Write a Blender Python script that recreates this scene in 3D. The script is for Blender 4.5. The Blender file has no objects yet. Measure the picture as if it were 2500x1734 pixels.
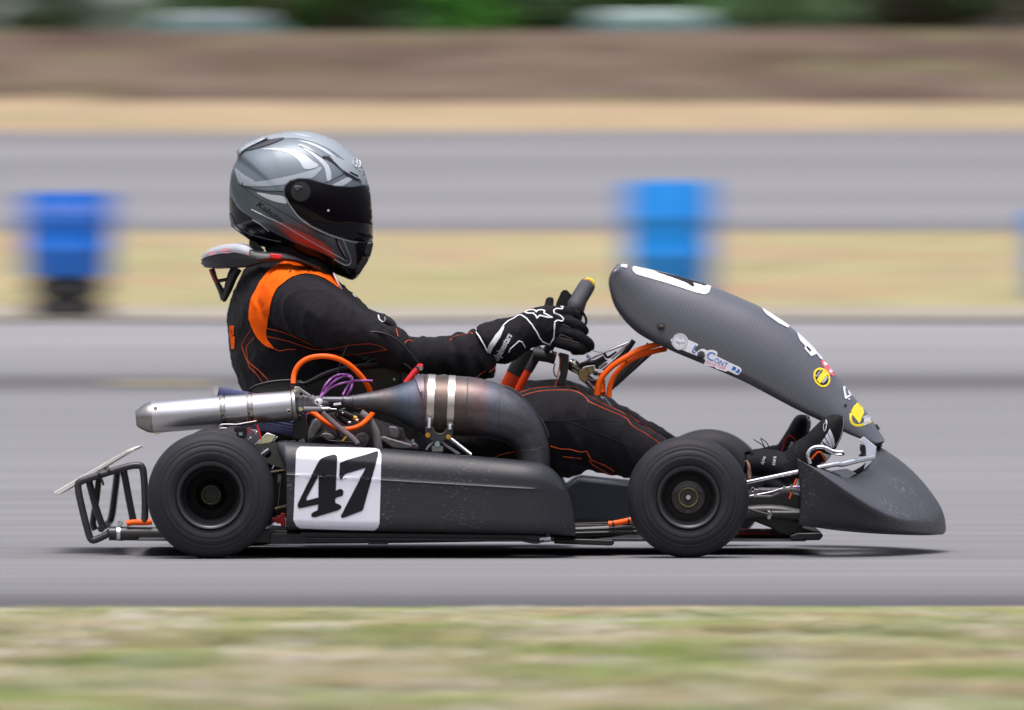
import bpy, bmesh, math, random
from mathutils import Vector, noise
from mathutils.bvhtree import BVHTree
from mathutils.geometry import delaunay_2d_cdt
random.seed(7)
sc = bpy.context.scene
R = math.radians
# ------------------------------------------------------------------ camera
CD, HC, VH = 24.0, 0.620, 670.0        # camera distance (m), height (m), horizon row of the photo
KF = 1112.6*CD                         # focal length in photo pixels (photo 2500 wide)
cd = bpy.data.cameras.new('camera'); cam = bpy.data.objects.new('camera', cd)
sc.collection.objects.link(cam); sc.camera = cam
cam.location = (0, -CD, HC); cam.rotation_euler = (R(90), 0, 0)
cd.sensor_width = 36; cd.lens = 36*KF/2500; cd.shift_y = -(867-VH)/2500
cd.clip_start = 0.5; cd.clip_end = 5000
cd.dof.use_dof = True; cd.dof.focus_distance = CD+0.28
cd.dof.aperture_fstop = 9.0; cd.dof.aperture_ratio = 0.24
# ------------------------------------------------------------------ light
W = bpy.data.worlds.new('World'); sc.world = W; W.use_nodes = True
wn = W.node_tree; bg = wn.nodes['Background']
sky = wn.nodes.new('ShaderNodeTexSky'); sky.sky_type = 'NISHITA'; sky.sun_disc = False
SUN_EL, SUN_AZ = 74, 190
sky.sun_elevation = R(SUN_EL); sky.sun_rotation = R(SUN_AZ); sky.dust_density = 4; sky.air_density = 1.0
hs = wn.nodes.new('ShaderNodeHueSaturation'); hs.inputs['Saturation'].default_value = 0.42
wn.links.new(sky.outputs[0], hs.inputs['Color'])
# overcast: an even cloud layer, brighter overhead than near the horizon
wtc = wn.nodes.new('ShaderNodeTexCoord'); wsx = wn.nodes.new('ShaderNodeSeparateXYZ'); wn.links.new(wtc.outputs['Generated'], wsx.inputs[0])
wmr = wn.nodes.new('ShaderNodeMapRange'); wmr.inputs[1].default_value = 0.0; wmr.inputs[2].default_value = 0.9; wmr.inputs[3].default_value = .30; wmr.inputs[4].default_value = 2.6
wn.links.new(wsx.outputs[2], wmr.inputs[0])
wvm = wn.nodes.new('ShaderNodeVectorMath'); wvm.operation = 'SCALE'; wn.links.new(hs.outputs[0], wvm.inputs[0]); wn.links.new(wmr.outputs[0], wvm.inputs['Scale'])
wtn = wn.nodes.new('ShaderNodeVectorMath'); wtn.operation = 'MULTIPLY'; wn.links.new(wvm.outputs[0], wtn.inputs[0]); wtn.inputs[1].default_value = (1.02, .985, 1.015)
wn.links.new(wtn.outputs[0], bg.inputs[0])
bg.inputs[1].default_value = 0.13
sl = bpy.data.lights.new('sun', 'SUN'); sl.energy = 1.0; sl.angle = R(30); sl.color = (1, .96, .9)
so = bpy.data.objects.new('sun', sl); sc.collection.objects.link(so)
az = R(SUN_AZ); el = R(SUN_EL)
sd = Vector((math.sin(az)*math.cos(el), math.cos(az)*math.cos(el), math.sin(el)))
so.rotation_euler = sd.to_track_quat('Z', 'Y').to_euler()
sc.view_settings.view_transform = 'Standard'; sc.view_settings.look = 'None'
sc.view_settings.exposure = 0.0; sc.view_settings.gamma = 1
sc.cycles.use_denoising = True
# ------------------------------------------------------------------ coordinates: photo pixel at a depth -> point
def P(u, v, Y):
    D = CD+Y
    return Vector(((u-1250)*D/KF, Y, HC-(v-VH)*D/KF))
ZO = {'1': (450, 280, 3.193), '2': (480, 600, 3.835), '3': (950, 640, 3.835), '4': (1450, 620, 3.068),
      '5': (300, 820, 3.835), '6': (100, 1020, 3.54), '7': (680, 880, 2.988), '8': (1350, 980, 2.301),
      'A': (1620, 800, 8.85), 'B': (1980, 840, 6.14), 'C': (1780, 980, 4.2), 'D': (1280, 760, 6.392),
      'E': (680, 900, 6.055), 'F': (560, 1030, 4.8375), 'G': (1000, 1020, 4.602)}
def uv(k, x, y):
    o = ZO[k]; return (o[0]+x/o[2], o[1]+y/o[2])
def zp(k, x, y, Y): return P(*uv(k, x, y), Y)
def px(k, n, Y=0.3): return n/ZO[k][2]*(CD+Y)/KF      # a length in zoom pixels -> metres
def pts(k, lst, Y=None): return [zp(k, p[0], p[1], p[2] if len(p) > 2 else Y) for p in lst]
# ------------------------------------------------------------------ materials
MATS = {}
def mat(name, col, rough=.5, metal=0., coat=0., noise_s=0., noise_a=0., bump=0., bump_s=40., spec=.5, sheen=0., emit=None, trans=0., alpha=None):
    if name in MATS: return MATS[name]
    m = bpy.data.materials.new(name); m.use_nodes = True; nt = m.node_tree; b = nt.nodes['Principled BSDF']
    b.inputs['Base Color'].default_value = (*col, 1); b.inputs['Roughness'].default_value = rough
    b.inputs['Metallic'].default_value = metal; b.inputs['Coat Weight'].default_value = coat
    b.inputs['Coat Roughness'].default_value = .08
    b.inputs['Specular IOR Level'].default_value = spec
    if sheen: b.inputs['Sheen Weight'].default_value = sheen; b.inputs['Sheen Roughness'].default_value = .5
    if trans: b.inputs['Transmission Weight'].default_value = trans
    tc = nt.nodes.new('ShaderNodeTexCoord')
    if noise_a:
        n = nt.nodes.new('ShaderNodeTexNoise'); n.inputs['Scale'].default_value = noise_s; n.inputs['Detail'].default_value = 6
        nt.links.new(tc.outputs['Object'], n.inputs['Vector'])
        mx = nt.nodes.new('ShaderNodeMix'); mx.data_type = 'RGBA'
        mx.inputs[6].default_value = (*[c*(1-noise_a) for c in col], 1); mx.inputs[7].default_value = (*[min(1, c*(1+noise_a)) for c in col], 1)
        nt.links.new(n.outputs[0], mx.inputs[0]); nt.links.new(mx.outputs[2], b.inputs['Base Color'])
        mr = nt.nodes.new('ShaderNodeMapRange'); mr.inputs[3].default_value = max(0, rough-.12); mr.inputs[4].default_value = min(1, rough+.12)
        nt.links.new(n.outputs[0], mr.inputs[0]); nt.links.new(mr.outputs[0], b.inputs['Roughness'])
    if bump:
        n2 = nt.nodes.new('ShaderNodeTexNoise'); n2.inputs['Scale'].default_value = bump_s; n2.inputs['Detail'].default_value = 4
        nt.links.new(tc.outputs['Object'], n2.inputs['Vector'])
        bp = nt.nodes.new('ShaderNodeBump'); bp.inputs['Strength'].default_value = bump; bp.inputs['Distance'].default_value = .002
        nt.links.new(n2.outputs[0], bp.inputs['Height']); nt.links.new(bp.outputs[0], b.inputs['Normal'])
    MATS[name] = m; return m
def ramp_mat(name, stops, axis='X', lo=0., hi=1., rough=.4, metal=0., nz=None, bump=0):
    """colour ramp over one object-space axis, with optional stretched noise mixed in: nz=(scale vec, amount)"""
    m = bpy.data.materials.new(name); m.use_nodes = True; nt = m.node_tree; b = nt.nodes['Principled BSDF']; L = nt.links
    tc = nt.nodes.new('ShaderNodeTexCoord'); sx = nt.nodes.new('ShaderNodeSeparateXYZ'); L.new(tc.outputs['Object'], sx.inputs[0])
    mr = nt.nodes.new('ShaderNodeMapRange'); mr.inputs[1].default_value = lo; mr.inputs[2].default_value = hi
    src = sx.outputs['XYZ'.index(axis)]
    L.new(src, mr.inputs[0]); cr = nt.nodes.new('ShaderNodeValToRGB'); L.new(mr.outputs[0], cr.inputs[0])
    e = cr.color_ramp.elements
    while len(e) > 2: e.remove(e[-1])
    e[0].position = stops[0][0]; e[0].color = (*stops[0][1], 1); e[1].position = stops[-1][0]; e[1].color = (*stops[-1][1], 1)
    for p, c in stops[1:-1]: q = e.new(p); q.color = (*c, 1)
    out = cr.outputs[0]
    for (sc3, amt) in (nz or []):
        mp = nt.nodes.new('ShaderNodeMapping'); mp.inputs['Scale'].default_value = sc3; L.new(tc.outputs['Object'], mp.inputs[0])
        n = nt.nodes.new('ShaderNodeTexNoise'); n.inputs['Scale'].default_value = 1; n.inputs['Detail'].default_value = 5; n.inputs['Roughness'].default_value = .55
        L.new(mp.outputs[0], n.inputs['Vector'])
        m2 = nt.nodes.new('ShaderNodeMapRange'); m2.inputs[1].default_value = .25; m2.inputs[2].default_value = .75
        m2.inputs[3].default_value = 1-amt; m2.inputs[4].default_value = 1+amt; L.new(n.outputs[0], m2.inputs[0])
        vm = nt.nodes.new('ShaderNodeVectorMath'); vm.operation = 'SCALE'; L.new(out, vm.inputs[0]); L.new(m2.outputs[0], vm.inputs['Scale'])
        out = vm.outputs[0]
    L.new(out, b.inputs['Base Color']); b.inputs['Roughness'].default_value = rough; b.inputs['Metallic'].default_value = metal
    MATS[name] = m; return m
M_suit = mat('black_suit_cloth', (.0062, .0054, .0075), .85, bump=.35, bump_s=900, spec=.25, sheen=.03, noise_s=14, noise_a=.12)
M_glove = mat('black_glove_cloth', (.0052, .0046, .006), .8, bump=.4, bump_s=700, spec=.25)
M_shoe = mat('black_suede', (.008, .008, .010), .8, bump=.3, bump_s=500, spec=.25)
M_rubber = mat('tyre_rubber', (.030, .030, .034), .62, noise_s=20, noise_a=.25, spec=.4)
M_black = mat('black_paint', (.010, .010, .011), .35)
M_bmetal = mat('black_powder_coat', (.022, .022, .024), .38, noise_s=30, noise_a=.2, spec=.6)
M_dark = mat('dark_cast_metal', (.075, .065, .07), .5, metal=.6, noise_s=60, noise_a=.4, bump=.3, bump_s=120)
M_engine = mat('engine_grey', (.15, .14, .15), .5, metal=.5, noise_s=40, noise_a=.5, bump=.4, bump_s=150)
M_alu = mat('aluminium', (.62, .62, .63), .3, metal=1, noise_s=50, noise_a=.1)
M_chrome = mat('chrome', (.80, .81, .83), .1, metal=1)
M_steel = mat('dull_steel', (.38, .37, .36), .35, metal=.9, noise_s=60, noise_a=.25)
M_brass = mat('brass', (.75, .42, .08), .3, metal=.9)
M_white = mat('white_vinyl', (.74, .75, .80), .35)
M_plate = mat('plate_vinyl', (.68, .69, .75), .4, noise_s=22, noise_a=.10)
M_dirty = mat('white_scuffed_plastic', (.55, .55, .60), .45, noise_s=12, noise_a=.25)
M_orange = mat('orange_hose', (.98, .12, .002), .42, spec=.3)
M_oranget = mat('orange_thread', (.62, .075, .01), .7)
M_orangec = mat('orange_cloth', (1.0, .125, .002), .8, bump=.3, bump_s=800, spec=.15, noise_s=8, noise_a=.06)
M_red = mat('red_plastic', (.62, .02, .025), .4)
M_purple = mat('purple_tube', (.36, .12, .42), .3, coat=.3)
M_blueft = mat('blue_filter_cloth', (.115, .125, .24), .85)
M_yellow = mat('yellow_vinyl', (.85, .68, .02), .4)
M_blue = mat('blue_print', (.01, .11, .50), .4)
M_navy = mat('black_print', (.008, .008, .011), .5, spec=.2)
M_pink = mat('red_print', (.75, .12, .16), .4)
M_skin = mat('skin', (.50, .27, .2), .5)
M_visor = mat('dark_visor', (.003, .002, .004), .07, spec=.2)
M_gel = mat('glossy_fibreglass', (.006, .006, .008), .2, spec=.4)
M_clear = mat('clear_tube', (.42, .33, .33), .12, trans=.3)
M_greyr = mat('grey_rubber', (.16, .155, .16), .55, noise_s=40, noise_a=.2)
M_board = mat('pale_board', (.62, .60, .56), .6, noise_s=15, noise_a=.15)
M_bluebar = mat('blue_drum_plastic', (.0, .13, .56), .4, noise_s=9, noise_a=.25)
M_bluebar2 = mat('light_blue_drum_plastic', (.0, .23, .72), .4, noise_s=9, noise_a=.2)
M_paleband = mat('pale_blue_band', (.12, .26, .78), .4)
def plastic_mat(name, col, scuff=.5):
    m = bpy.data.materials.new(name); m.use_nodes = True; nt = m.node_tree; b = nt.nodes['Principled BSDF']; L = nt.links
    tc = nt.nodes.new('ShaderNodeTexCoord')
    n = nt.nodes.new('ShaderNodeTexNoise'); n.inputs['Scale'].default_value = 260; n.inputs['Detail'].default_value = 3
    mp = nt.nodes.new('ShaderNodeMapping'); mp.inputs['Scale'].default_value = (.45, 1, 1); mp.inputs['Rotation'].default_value = (0, .6, 0)
    L.new(tc.outputs['Object'], mp.inputs[0]); L.new(mp.outputs[0], n.inputs['Vector'])
    g = nt.nodes.new('ShaderNodeTexNoise'); g.inputs['Scale'].default_value = 7; g.inputs['Detail'].default_value = 4; L.new(tc.outputs['Object'], g.inputs['Vector'])
    r1 = nt.nodes.new('ShaderNodeMapRange'); r1.inputs[1].default_value = .60; r1.inputs[2].default_value = .67; L.new(n.outputs[0], r1.inputs[0])
    r2 = nt.nodes.new('ShaderNodeMapRange'); r2.inputs[1].default_value = .46; r2.inputs[2].default_value = .66; L.new(g.outputs[0], r2.inputs[0])
    mu = nt.nodes.new('ShaderNodeMath'); mu.operation = 'MULTIPLY'; L.new(r1.outputs[0], mu.inputs[0]); L.new(r2.outputs[0], mu.inputs[1])
    mu2 = nt.nodes.new('ShaderNodeMath'); mu2.operation = 'MULTIPLY'; L.new(mu.outputs[0], mu2.inputs[0]); mu2.inputs[1].default_value = scuff
    mx = nt.nodes.new('ShaderNodeMix'); mx.data_type = 'RGBA'; mx.inputs[6].default_value = (*col, 1); mx.inputs[7].default_value = (.30, .31, .33, 1)
    L.new(mu2.outputs[0], mx.inputs[0]); L.new(mx.outputs[2], b.inputs['Base Color'])
    r3 = nt.nodes.new('ShaderNodeMapRange'); r3.inputs[3].default_value = .36; r3.inputs[4].default_value = .52; L.new(g.outputs[0], r3.inputs[0]); L.new(r3.outputs[0], b.inputs['Roughness'])
    bn = nt.nodes.new('ShaderNodeTexNoise'); bn.inputs['Scale'].default_value = 900; L.new(tc.outputs['Object'], bn.inputs['Vector'])
    bp = nt.nodes.new('ShaderNodeBump'); bp.inputs['Strength'].default_value = .25; bp.inputs['Distance'].default_value = .001
    L.new(bn.outputs[0], bp.inputs['Height']); L.new(bp.outputs[0], b.inputs['Normal'])
    MATS[name] = m; return m
M_pod = plastic_mat('grained_black_plastic', (.015, .016, .021), .28)
M_nose = plastic_mat('scuffed_black_plastic', (.040, .042, .050), .9)
def carbon_mat():
    m = bpy.data.materials.new('carbon_fibre'); m.use_nodes = True; nt = m.node_tree; b = nt.nodes['Principled BSDF']; L = nt.links
    tc = nt.nodes.new('ShaderNodeTexCoord')
    w = nt.nodes.new('ShaderNodeTexWave'); w.wave_type = 'BANDS'; w.bands_direction = 'X'; w.inputs['Scale'].default_value = 52
    w.inputs['Distortion'].default_value = .35; w.inputs['Detail'].default_value = 1; w.inputs['Detail Scale'].default_value = 2
    mp = nt.nodes.new('ShaderNodeMapping'); mp.inputs['Rotation'].default_value = (0, R(-14), 0); L.new(tc.outputs['Object'], mp.inputs[0]); L.new(mp.outputs[0], w.inputs['Vector'])
    cr = nt.nodes.new('ShaderNodeValToRGB'); cr.color_ramp.elements[0].color = (.050, .053, .065, 1); cr.color_ramp.elements[1].color = (.098, .102, .124, 1)
    L.new(w.outputs[0], cr.inputs[0]); L.new(cr.outputs[0], b.inputs['Base Color'])
    b.inputs['Metallic'].default_value = .1; b.inputs['Roughness'].default_value = .4; b.inputs['Coat Weight'].default_value = .9; b.inputs['Coat Roughness'].default_value = .3
    MATS['carbon'] = m; return m
M_carbon = carbon_mat()
# ------------------------------------------------------------------ mesh helpers
def link(o, parent=None):
    sc.collection.objects.link(o)
    if parent: o.parent = parent; o.matrix_parent_inverse = parent.matrix_world.inverted() if False else o.matrix_parent_inverse
    return o
ROOTLOC = {}
class MB:
    def __init__(s): s.v = []; s.f = []
    def add(s, v, f):
        o = len(s.v); s.v += [Vector(p) for p in v]; s.f += [tuple(i+o for i in q) for q in f]; return s
    def build(s, name, m, parent=None, smooth=True, label=None, bevel=0, solid=0, sub=0, ang=40):
        me = bpy.data.meshes.new(name)
        off = ROOTLOC.get(parent.name, Vector()) if parent else Vector()
        me.from_pydata([tuple(p-off) for p in s.v], [], s.f); me.materials.append(m)
        o = bpy.data.objects.new(name, me); sc.collection.objects.link(o)
        if parent:
            o.parent = parent; ROOTLOC[o.name] = off
        bm = bmesh.new(); bm.from_mesh(me); bmesh.ops.recalc_face_normals(bm, faces=bm.faces); bm.to_mesh(me); bm.free()
        if solid: q = o.modifiers.new('s', 'SOLIDIFY'); q.thickness = solid; q.offset = -1
        if bevel: q = o.modifiers.new('b', 'BEVEL'); q.width = bevel; q.segments = 3; q.limit_method = 'ANGLE'; q.angle_limit = R(35)
        if sub: q = o.modifiers.new('u', 'SUBSURF'); q.levels = sub; q.render_levels = sub
        if smooth:
            for p in me.polygons: p.use_smooth = True
            if not sub: me.set_sharp_from_angle(angle=R(ang))
        if label: o['label'] = label
        return o
def empty(name, loc, label, cat, group=None):
    o = bpy.data.objects.new(name, None); sc.collection.objects.link(o); o.location = loc; ROOTLOC[o.name] = Vector(loc)
    o['label'] = label; o['category'] = cat; o.empty_display_size = .1
    if group: o['group'] = group
    return o
def cat_rom(p, k=6, closed=False):
    if len(p) < 3 and not closed: return list(p)
    out = []; n = len(p); seg = n if closed else n-1
    for i in range(seg):
        g = lambda j: p[j % n] if closed else p[max(0, min(n-1, j))]
        a, b, c, d = g(i-1), g(i), g(i+1), g(i+2)
        for t in range(k):
            t = t/k
            out.append(tuple(.5*((2*b[q])+(-a[q]+c[q])*t+(2*a[q]-5*b[q]+4*c[q]-d[q])*t*t+(-a[q]+3*b[q]-3*c[q]+d[q])*t**3) for q in range(len(b))))
    if not closed: out.append(tuple(p[-1]))
    return out
def tube(mb, P3, r, n=12, closed=False, k=5, ry=None, cap=True, smooth=True):
    """swept tube; r a number or one per point; ry: second radius (along the axis closest to Y)"""
    rr = r if isinstance(r, (list, tuple)) else [r]*len(P3)
    yy = ry if isinstance(ry, (list, tuple)) else ([ry]*len(P3) if ry else rr)
    Q = [(*p, a, b) for p, a, b in zip(P3, rr, yy)]
    if smooth: Q = cat_rom(Q, k, closed)
    pp = [Vector(q[:3]) for q in Q]; N = len(pp); vs = []; fs = []
    prevB = None
    for i in range(N):
        a = pp[i-1] if (i > 0 or closed) else pp[0]; b = pp[(i+1) % N] if (i < N-1 or closed) else pp[-1]
        T = (b-a).normalized()
        if prevB is None:
            ref = Vector((0, 1, 0)) if abs(T.y) < .9 else Vector((0, 0, 1))
        else: ref = prevB
        B = (ref-T*ref.dot(T)).normalized(); prevB = B
        Nn = T.cross(B)
        for j in range(n):
            t = 2*math.pi*j/n
            vs.append(pp[i]+Nn*math.cos(t)*Q[i][3]+B*math.sin(t)*Q[i][4])
    for i in range(N if closed else N-1):
        for j in range(n):
            a = i*n+j; b = i*n+(j+1) % n; c = ((i+1) % N)*n+(j+1) % n; d = ((i+1) % N)*n+j
            fs.append((a, b, c, d))
    if cap and not closed:
        fs.append(tuple(range(n))); fs.append(tuple((N-1)*n+j for j in range(n)))
    return mb.add(vs, fs)
def lathe(mb, prof, origin, axis, n=48, a0=0, a1=2*math.pi):
    """prof: (along axis, radius) list"""
    A = Vector(axis).normalized(); ref = Vector((0, 0, 1)) if abs(A.z) < .9 else Vector((1, 0, 0))
    U = A.cross(ref).normalized(); V = A.cross(U); O = Vector(origin); full = abs(a1-a0-2*math.pi) < 1e-6
    m = n if full else n+1; vs = []; fs = []
    for h, r in prof:
        for j in range(m):
            t = a0+(a1-a0)*j/n; vs.append(O+A*h+(U*math.cos(t)+V*math.sin(t))*r)
    for i in range(len(prof)-1):
        for j in range(n):
            b = (j+1) % m if full else j+1
            fs.append((i*m+j, i*m+b, (i+1)*m+b, (i+1)*m+j))
    return mb.add(vs, fs)
def prism(mb, k, poly, Y0, Y1):
    """polygon in zoom pixels extruded in depth (constant x,z, seen size set at Y0)"""
    a = [zp(k, x, y, Y0) for x, y in poly]; n = len(a)
    vs = a+[Vector((p.x, Y1, p.z)) for p in a]
    fs = [tuple(range(n)), tuple(range(2*n-1, n-1, -1))]+[(i, (i+1) % n, n+(i+1) % n, n+i) for i in range(n)]
    return mb.add(vs, fs)
def box(mb, c, s, rot=0):
    c = Vector(c); vs = []
    for dx in (-.5, .5):
        for dy in (-.5, .5):
            for dz in (-.5, .5):
                x, z = dx*s[0], dz*s[2]
                vs.append(c+Vector((x*math.cos(rot)-z*math.sin(rot), dy*s[1], x*math.sin(rot)+z*math.cos(rot))))
    return mb.add(vs, [(0, 1, 3, 2), (4, 6, 7, 5), (0, 4, 5, 1), (2, 3, 7, 6), (0, 2, 6, 4), (1, 5, 7, 3)])
def disc(mb, c, r, axis=(0, -1, 0), h=.004, n=20, dome=.3):
    return lathe(mb, [(0, 0.00001), (0, r), (h*(1-dome), r), (h, r*(1-dome*.6)), (h, .00001)], c, axis, n)
def loft(mb, rings, closed_ring=False, capends=False):
    n = len(rings[0]); vs = [p for r in rings for p in r]; fs = []
    for i in range(len(rings)-1):
        for j in range(n if closed_ring else n-1):
            fs.append((i*n+j, i*n+(j+1) % n, (i+1)*n+(j+1) % n, (i+1)*n+j))
    if capends: fs.append(tuple(range(n))); fs.append(tuple((len(rings)-1)*n+j for j in range(n)))
    return mb.add(vs, fs)
def spring(mb, a, b, r, wire, turns, n=6):
    a, b = Vector(a), Vector(b); T = (b-a).normalized(); ref = Vector((0, 1, 0)); U = (ref-T*ref.dot(T)).normalized(); V = T.cross(U)
    q = []
    for i in range(turns*8+1):
        t = i/(turns*8); an = 2*math.pi*turns*t; q.append(a+(b-a)*t+(U*math.cos(an)+V*math.sin(an))*r)
    return tube(mb, q, wire, n=n, smooth=False)
def inpoly(x, y, p):
    c = False; j = len(p)-1
    for i in range(len(p)):
        if (p[i][1] > y) != (p[j][1] > y) and x < (p[j][0]-p[i][0])*(y-p[i][1])/(p[j][1]-p[i][1]+1e-12)+p[i][0]: c = not c
        j = i
    return c
def tri2d(loops, step, extra=()):
    """fine triangulation of a polygon (first loop outer, others holes) in 2-D"""
    V, E, F = [], [], []
    for lp in loops:
        q = []
        for i, a in enumerate(lp):
            b = lp[(i+1) % len(lp)]; d = math.hypot(b[0]-a[0], b[1]-a[1]); m = max(1, int(d/step))
            q += [(a[0]+(b[0]-a[0])*t/m, a[1]+(b[1]-a[1])*t/m) for t in range(m)]
        o = len(V); V += q; E += [(o+i, o+(i+1) % len(q)) for i in range(len(q))]
    o = loops[0]; x0, x1 = min(p[0] for p in o), max(p[0] for p in o); y0, y1 = min(p[1] for p in o), max(p[1] for p in o)
    y = y0+step*.5
    while y < y1:
        x = x0+step*.5
        while x < x1:
            if inpoly(x, y, o) and not any(inpoly(x, y, h) for h in loops[1:]): V.append((x, y))
            x += step
        y += step
    V += [e for e in extra if inpoly(e[0], e[1], o)]
    r = delaunay_2d_cdt([Vector(p) for p in V], E, [], 0, 1e-5)
    vs = [tuple(p) for p in r[0]]; fs = []
    for f in r[2]:
        cx = sum(vs[i][0] for i in f)/len(f); cy = sum(vs[i][1] for i in f)/len(f)
        if inpoly(cx, cy, o) and not any(inpoly(cx, cy, h) for h in loops[1:]): fs.append(tuple(f))
    return vs, fs
CAM = Vector((0, -CD, HC))
def bvh(obs):
    dg = bpy.context.evaluated_depsgraph_get(); V = []; F = []
    for o in obs:
        e = o.evaluated_get(dg); me = e.to_mesh(); n = len(V); mw = o.matrix_world.copy()
        if o.parent: mw = o.parent.matrix_world @ mw if False else mw
        off = ROOTLOC.get(o.name, Vector())
        V += [v.co+off for v in me.vertices]; F += [tuple(i+n for i in p.vertices) for p in me.polygons]; e.to_mesh_clear()
    return BVHTree.FromPolygons(V, F)
LASTY = [.5]
def hit(tree, u, v, lift=.0015):
    d = (P(u, v, 0)-CAM).normalized(); h = tree.ray_cast(CAM+d*20, d)
    if h[0] is None:
        q = P(u, v, LASTY[0]); h2 = tree.find_nearest(q); return h2[0]+(q-h2[0]).normalized()*lift
    LASTY[0] = h[0].y
    n = h[1] if h[1].dot(d) < 0 else -h[1]
    return h[0]+n*lift
def decal(mb, tree, k, loops, step=10, lift=.0015, smooth=0):
    if smooth: loops = [[tuple(q) for q in cat_rom(l, smooth, True)] for l in loops]
    vs, fs = tri2d(loops, step); return mb.add([hit(tree, *uv(k, *p), lift) for p in vs], fs)
def stroke(mb, tree, k, line, w, lift=.0006, step=6, smooth=True, closed=False, flat=.45):
    """raised line laid on a surface"""
    q = cat_rom(line, 6, closed) if smooth else list(line)
    o = []
    for i in range(len(q)-(0 if closed else 1)):
        a, b = q[i], q[(i+1) % len(q)]; m = max(1, int(math.hypot(b[0]-a[0], b[1]-a[1])/step))
        o += [(a[0]+(b[0]-a[0])*t/m, a[1]+(b[1]-a[1])*t/m) for t in range(m)]
    if not closed: o.append(q[-1])
    p3 = [hit(tree, *uv(k, *p), lift) for p in o]
    r = px(k, w/2); return tube(mb, p3, r, n=6, smooth=False, closed=closed, ry=r*flat)
def text2d(s, size=1, shear=0., bold=0.):
    c = bpy.data.curves.new('t', 'FONT'); c.body = s; c.size = size; c.shear = shear; c.offset = bold; c.resolution_u = 3
    o = bpy.data.objects.new('t', c); me = o.to_mesh(); vs = [tuple(v.co[:2]) for v in me.vertices]; fs = [tuple(p.vertices) for p in me.polygons]
    o.to_mesh_clear(); bpy.data.objects.remove(o); bpy.data.curves.remove(c); return vs, fs
def text_on(mb, tree, k, s, x, y, h, ang=0, shear=0., sx=1., bold=0., lift=.002):
    vs, fs = text2d(s, 1, shear, bold); ca, sa = math.cos(R(ang)), math.sin(R(ang)); size = h/.7; V = []
    for a, b in vs:
        a *= size*sx; b *= -size; V.append(hit(tree, *uv(k, x+a*ca-b*sa, y+a*sa+b*ca), lift))
    return mb.add(V, fs)
def voxel(name, mb, m, parent, vs=.006, smooth=6, disp=None, label=None):
    me = bpy.data.meshes.new(name+'_tmp'); me.from_pydata([tuple(p) for p in mb.v], [], mb.f)
    bm = bmesh.new(); bm.from_mesh(me); bmesh.ops.recalc_face_normals(bm, faces=bm.faces); bm.to_mesh(me); bm.free()
    t = bpy.data.objects.new('tmp', me); sc.collection.objects.link(t)
    q = t.modifiers.new('r', 'REMESH'); q.mode = 'VOXEL'; q.voxel_size = vs
    if smooth: s = t.modifiers.new('s', 'SMOOTH'); s.factor = .5; s.iterations = smooth
    bpy.context.view_layer.update(); dg = bpy.context.evaluated_depsgraph_get()
    e = t.evaluated_get(dg); n = bpy.data.meshes.new_from_object(e); bpy.data.objects.remove(t)
    off = ROOTLOC.get(parent.name, Vector())
    if disp:
        nn = [v.normal.copy() for v in n.vertices]
        for v, w in zip(n.vertices, nn): v.co += w*disp(v.co)
    for v in n.vertices: v.co -= off
    n.materials.clear(); n.materials.append(m)
    o = bpy.data.objects.new(name, n); o.data.name = name; sc.collection.objects.link(o); o.parent = parent; ROOTLOC[o.name] = off
    for p in n.polygons: p.use_smooth = True
    if label: o['label'] = label
    return o
# ================================================================== setting
def tag(o, **k):
    for a, b in k.items(): o[a] = b
    return o
S2 = 2500/2301.0                          # full-view zoom pixel -> photo pixel
# terrain height by distance from camera
PROF = [(-80, 0), (50, 0), (60, .13), (70, .327), (85, .64), (100, 1.015), (120, 1.68), (140, 2.45), (150, 2.95), (152, 3.15), (157.0, 4.05), (160, 4.15), (165, 3.3), (175, 3.2), (260, 3.4), (900, 5)]
def zt(D):
    for (a, za), (b, zb) in zip(PROF, PROF[1:]):
        if D <= b: return za+(zb-za)*(D-a)/(b-a)
    return PROF[-1][1]
def Dfor(y):                              # image row (full-view zoom) -> distance on the terrain
    v = y*S2; lo, hi = 8.0, 161.0
    f = lambda D: VH+(HC-zt(D))*KF/D
    for _ in range(60):
        m = (lo+hi)/2
        if f(m) > v: lo = m
        else: hi = m
    return lo
def strip(name, D0, D1, m, lift, X=160, wob=0, kind='structure', amp=0, nx=60):
    ds = sorted({D0, D1} | {p[0] for p in PROF if D0 < p[0] < D1} | {D0+(D1-D0)*i/12 for i in range(13)})
    mb = MB(); rings = []
    for D in ds:
        row = []
        for i in range(nx+1):
            x = -X+2*X*i/nx; e = 0
            if wob and (D == D0 or D == D1): e = wob*(noise.noise(Vector((x*.08, D, 0)))+.6*noise.noise(Vector((x*.5, D, 5))))
            row.append(Vector((x, D+e-CD, zt(D+e)+lift+(amp*noise.noise(Vector((x*.12, D*.3, 3))) if D not in (D0,) else 0))))
        rings.append(row)
    loft(mb, rings); o = mb.build(name, m, smooth=True); o['kind'] = kind; return o
def g(r, gg, b): return (r, gg, b)
M_gr = ramp_mat('verge_grass', [(0, (.20, .19, .085)), (.5, (.26, .235, .12)), (1, (.20, .20, .08))], 'Y', -12, 20, .95,
                nz=[((.35, 5, 1), .35), ((1.6, 14, 1), .3), ((.1, 1.5, 1), .25)])
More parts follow.
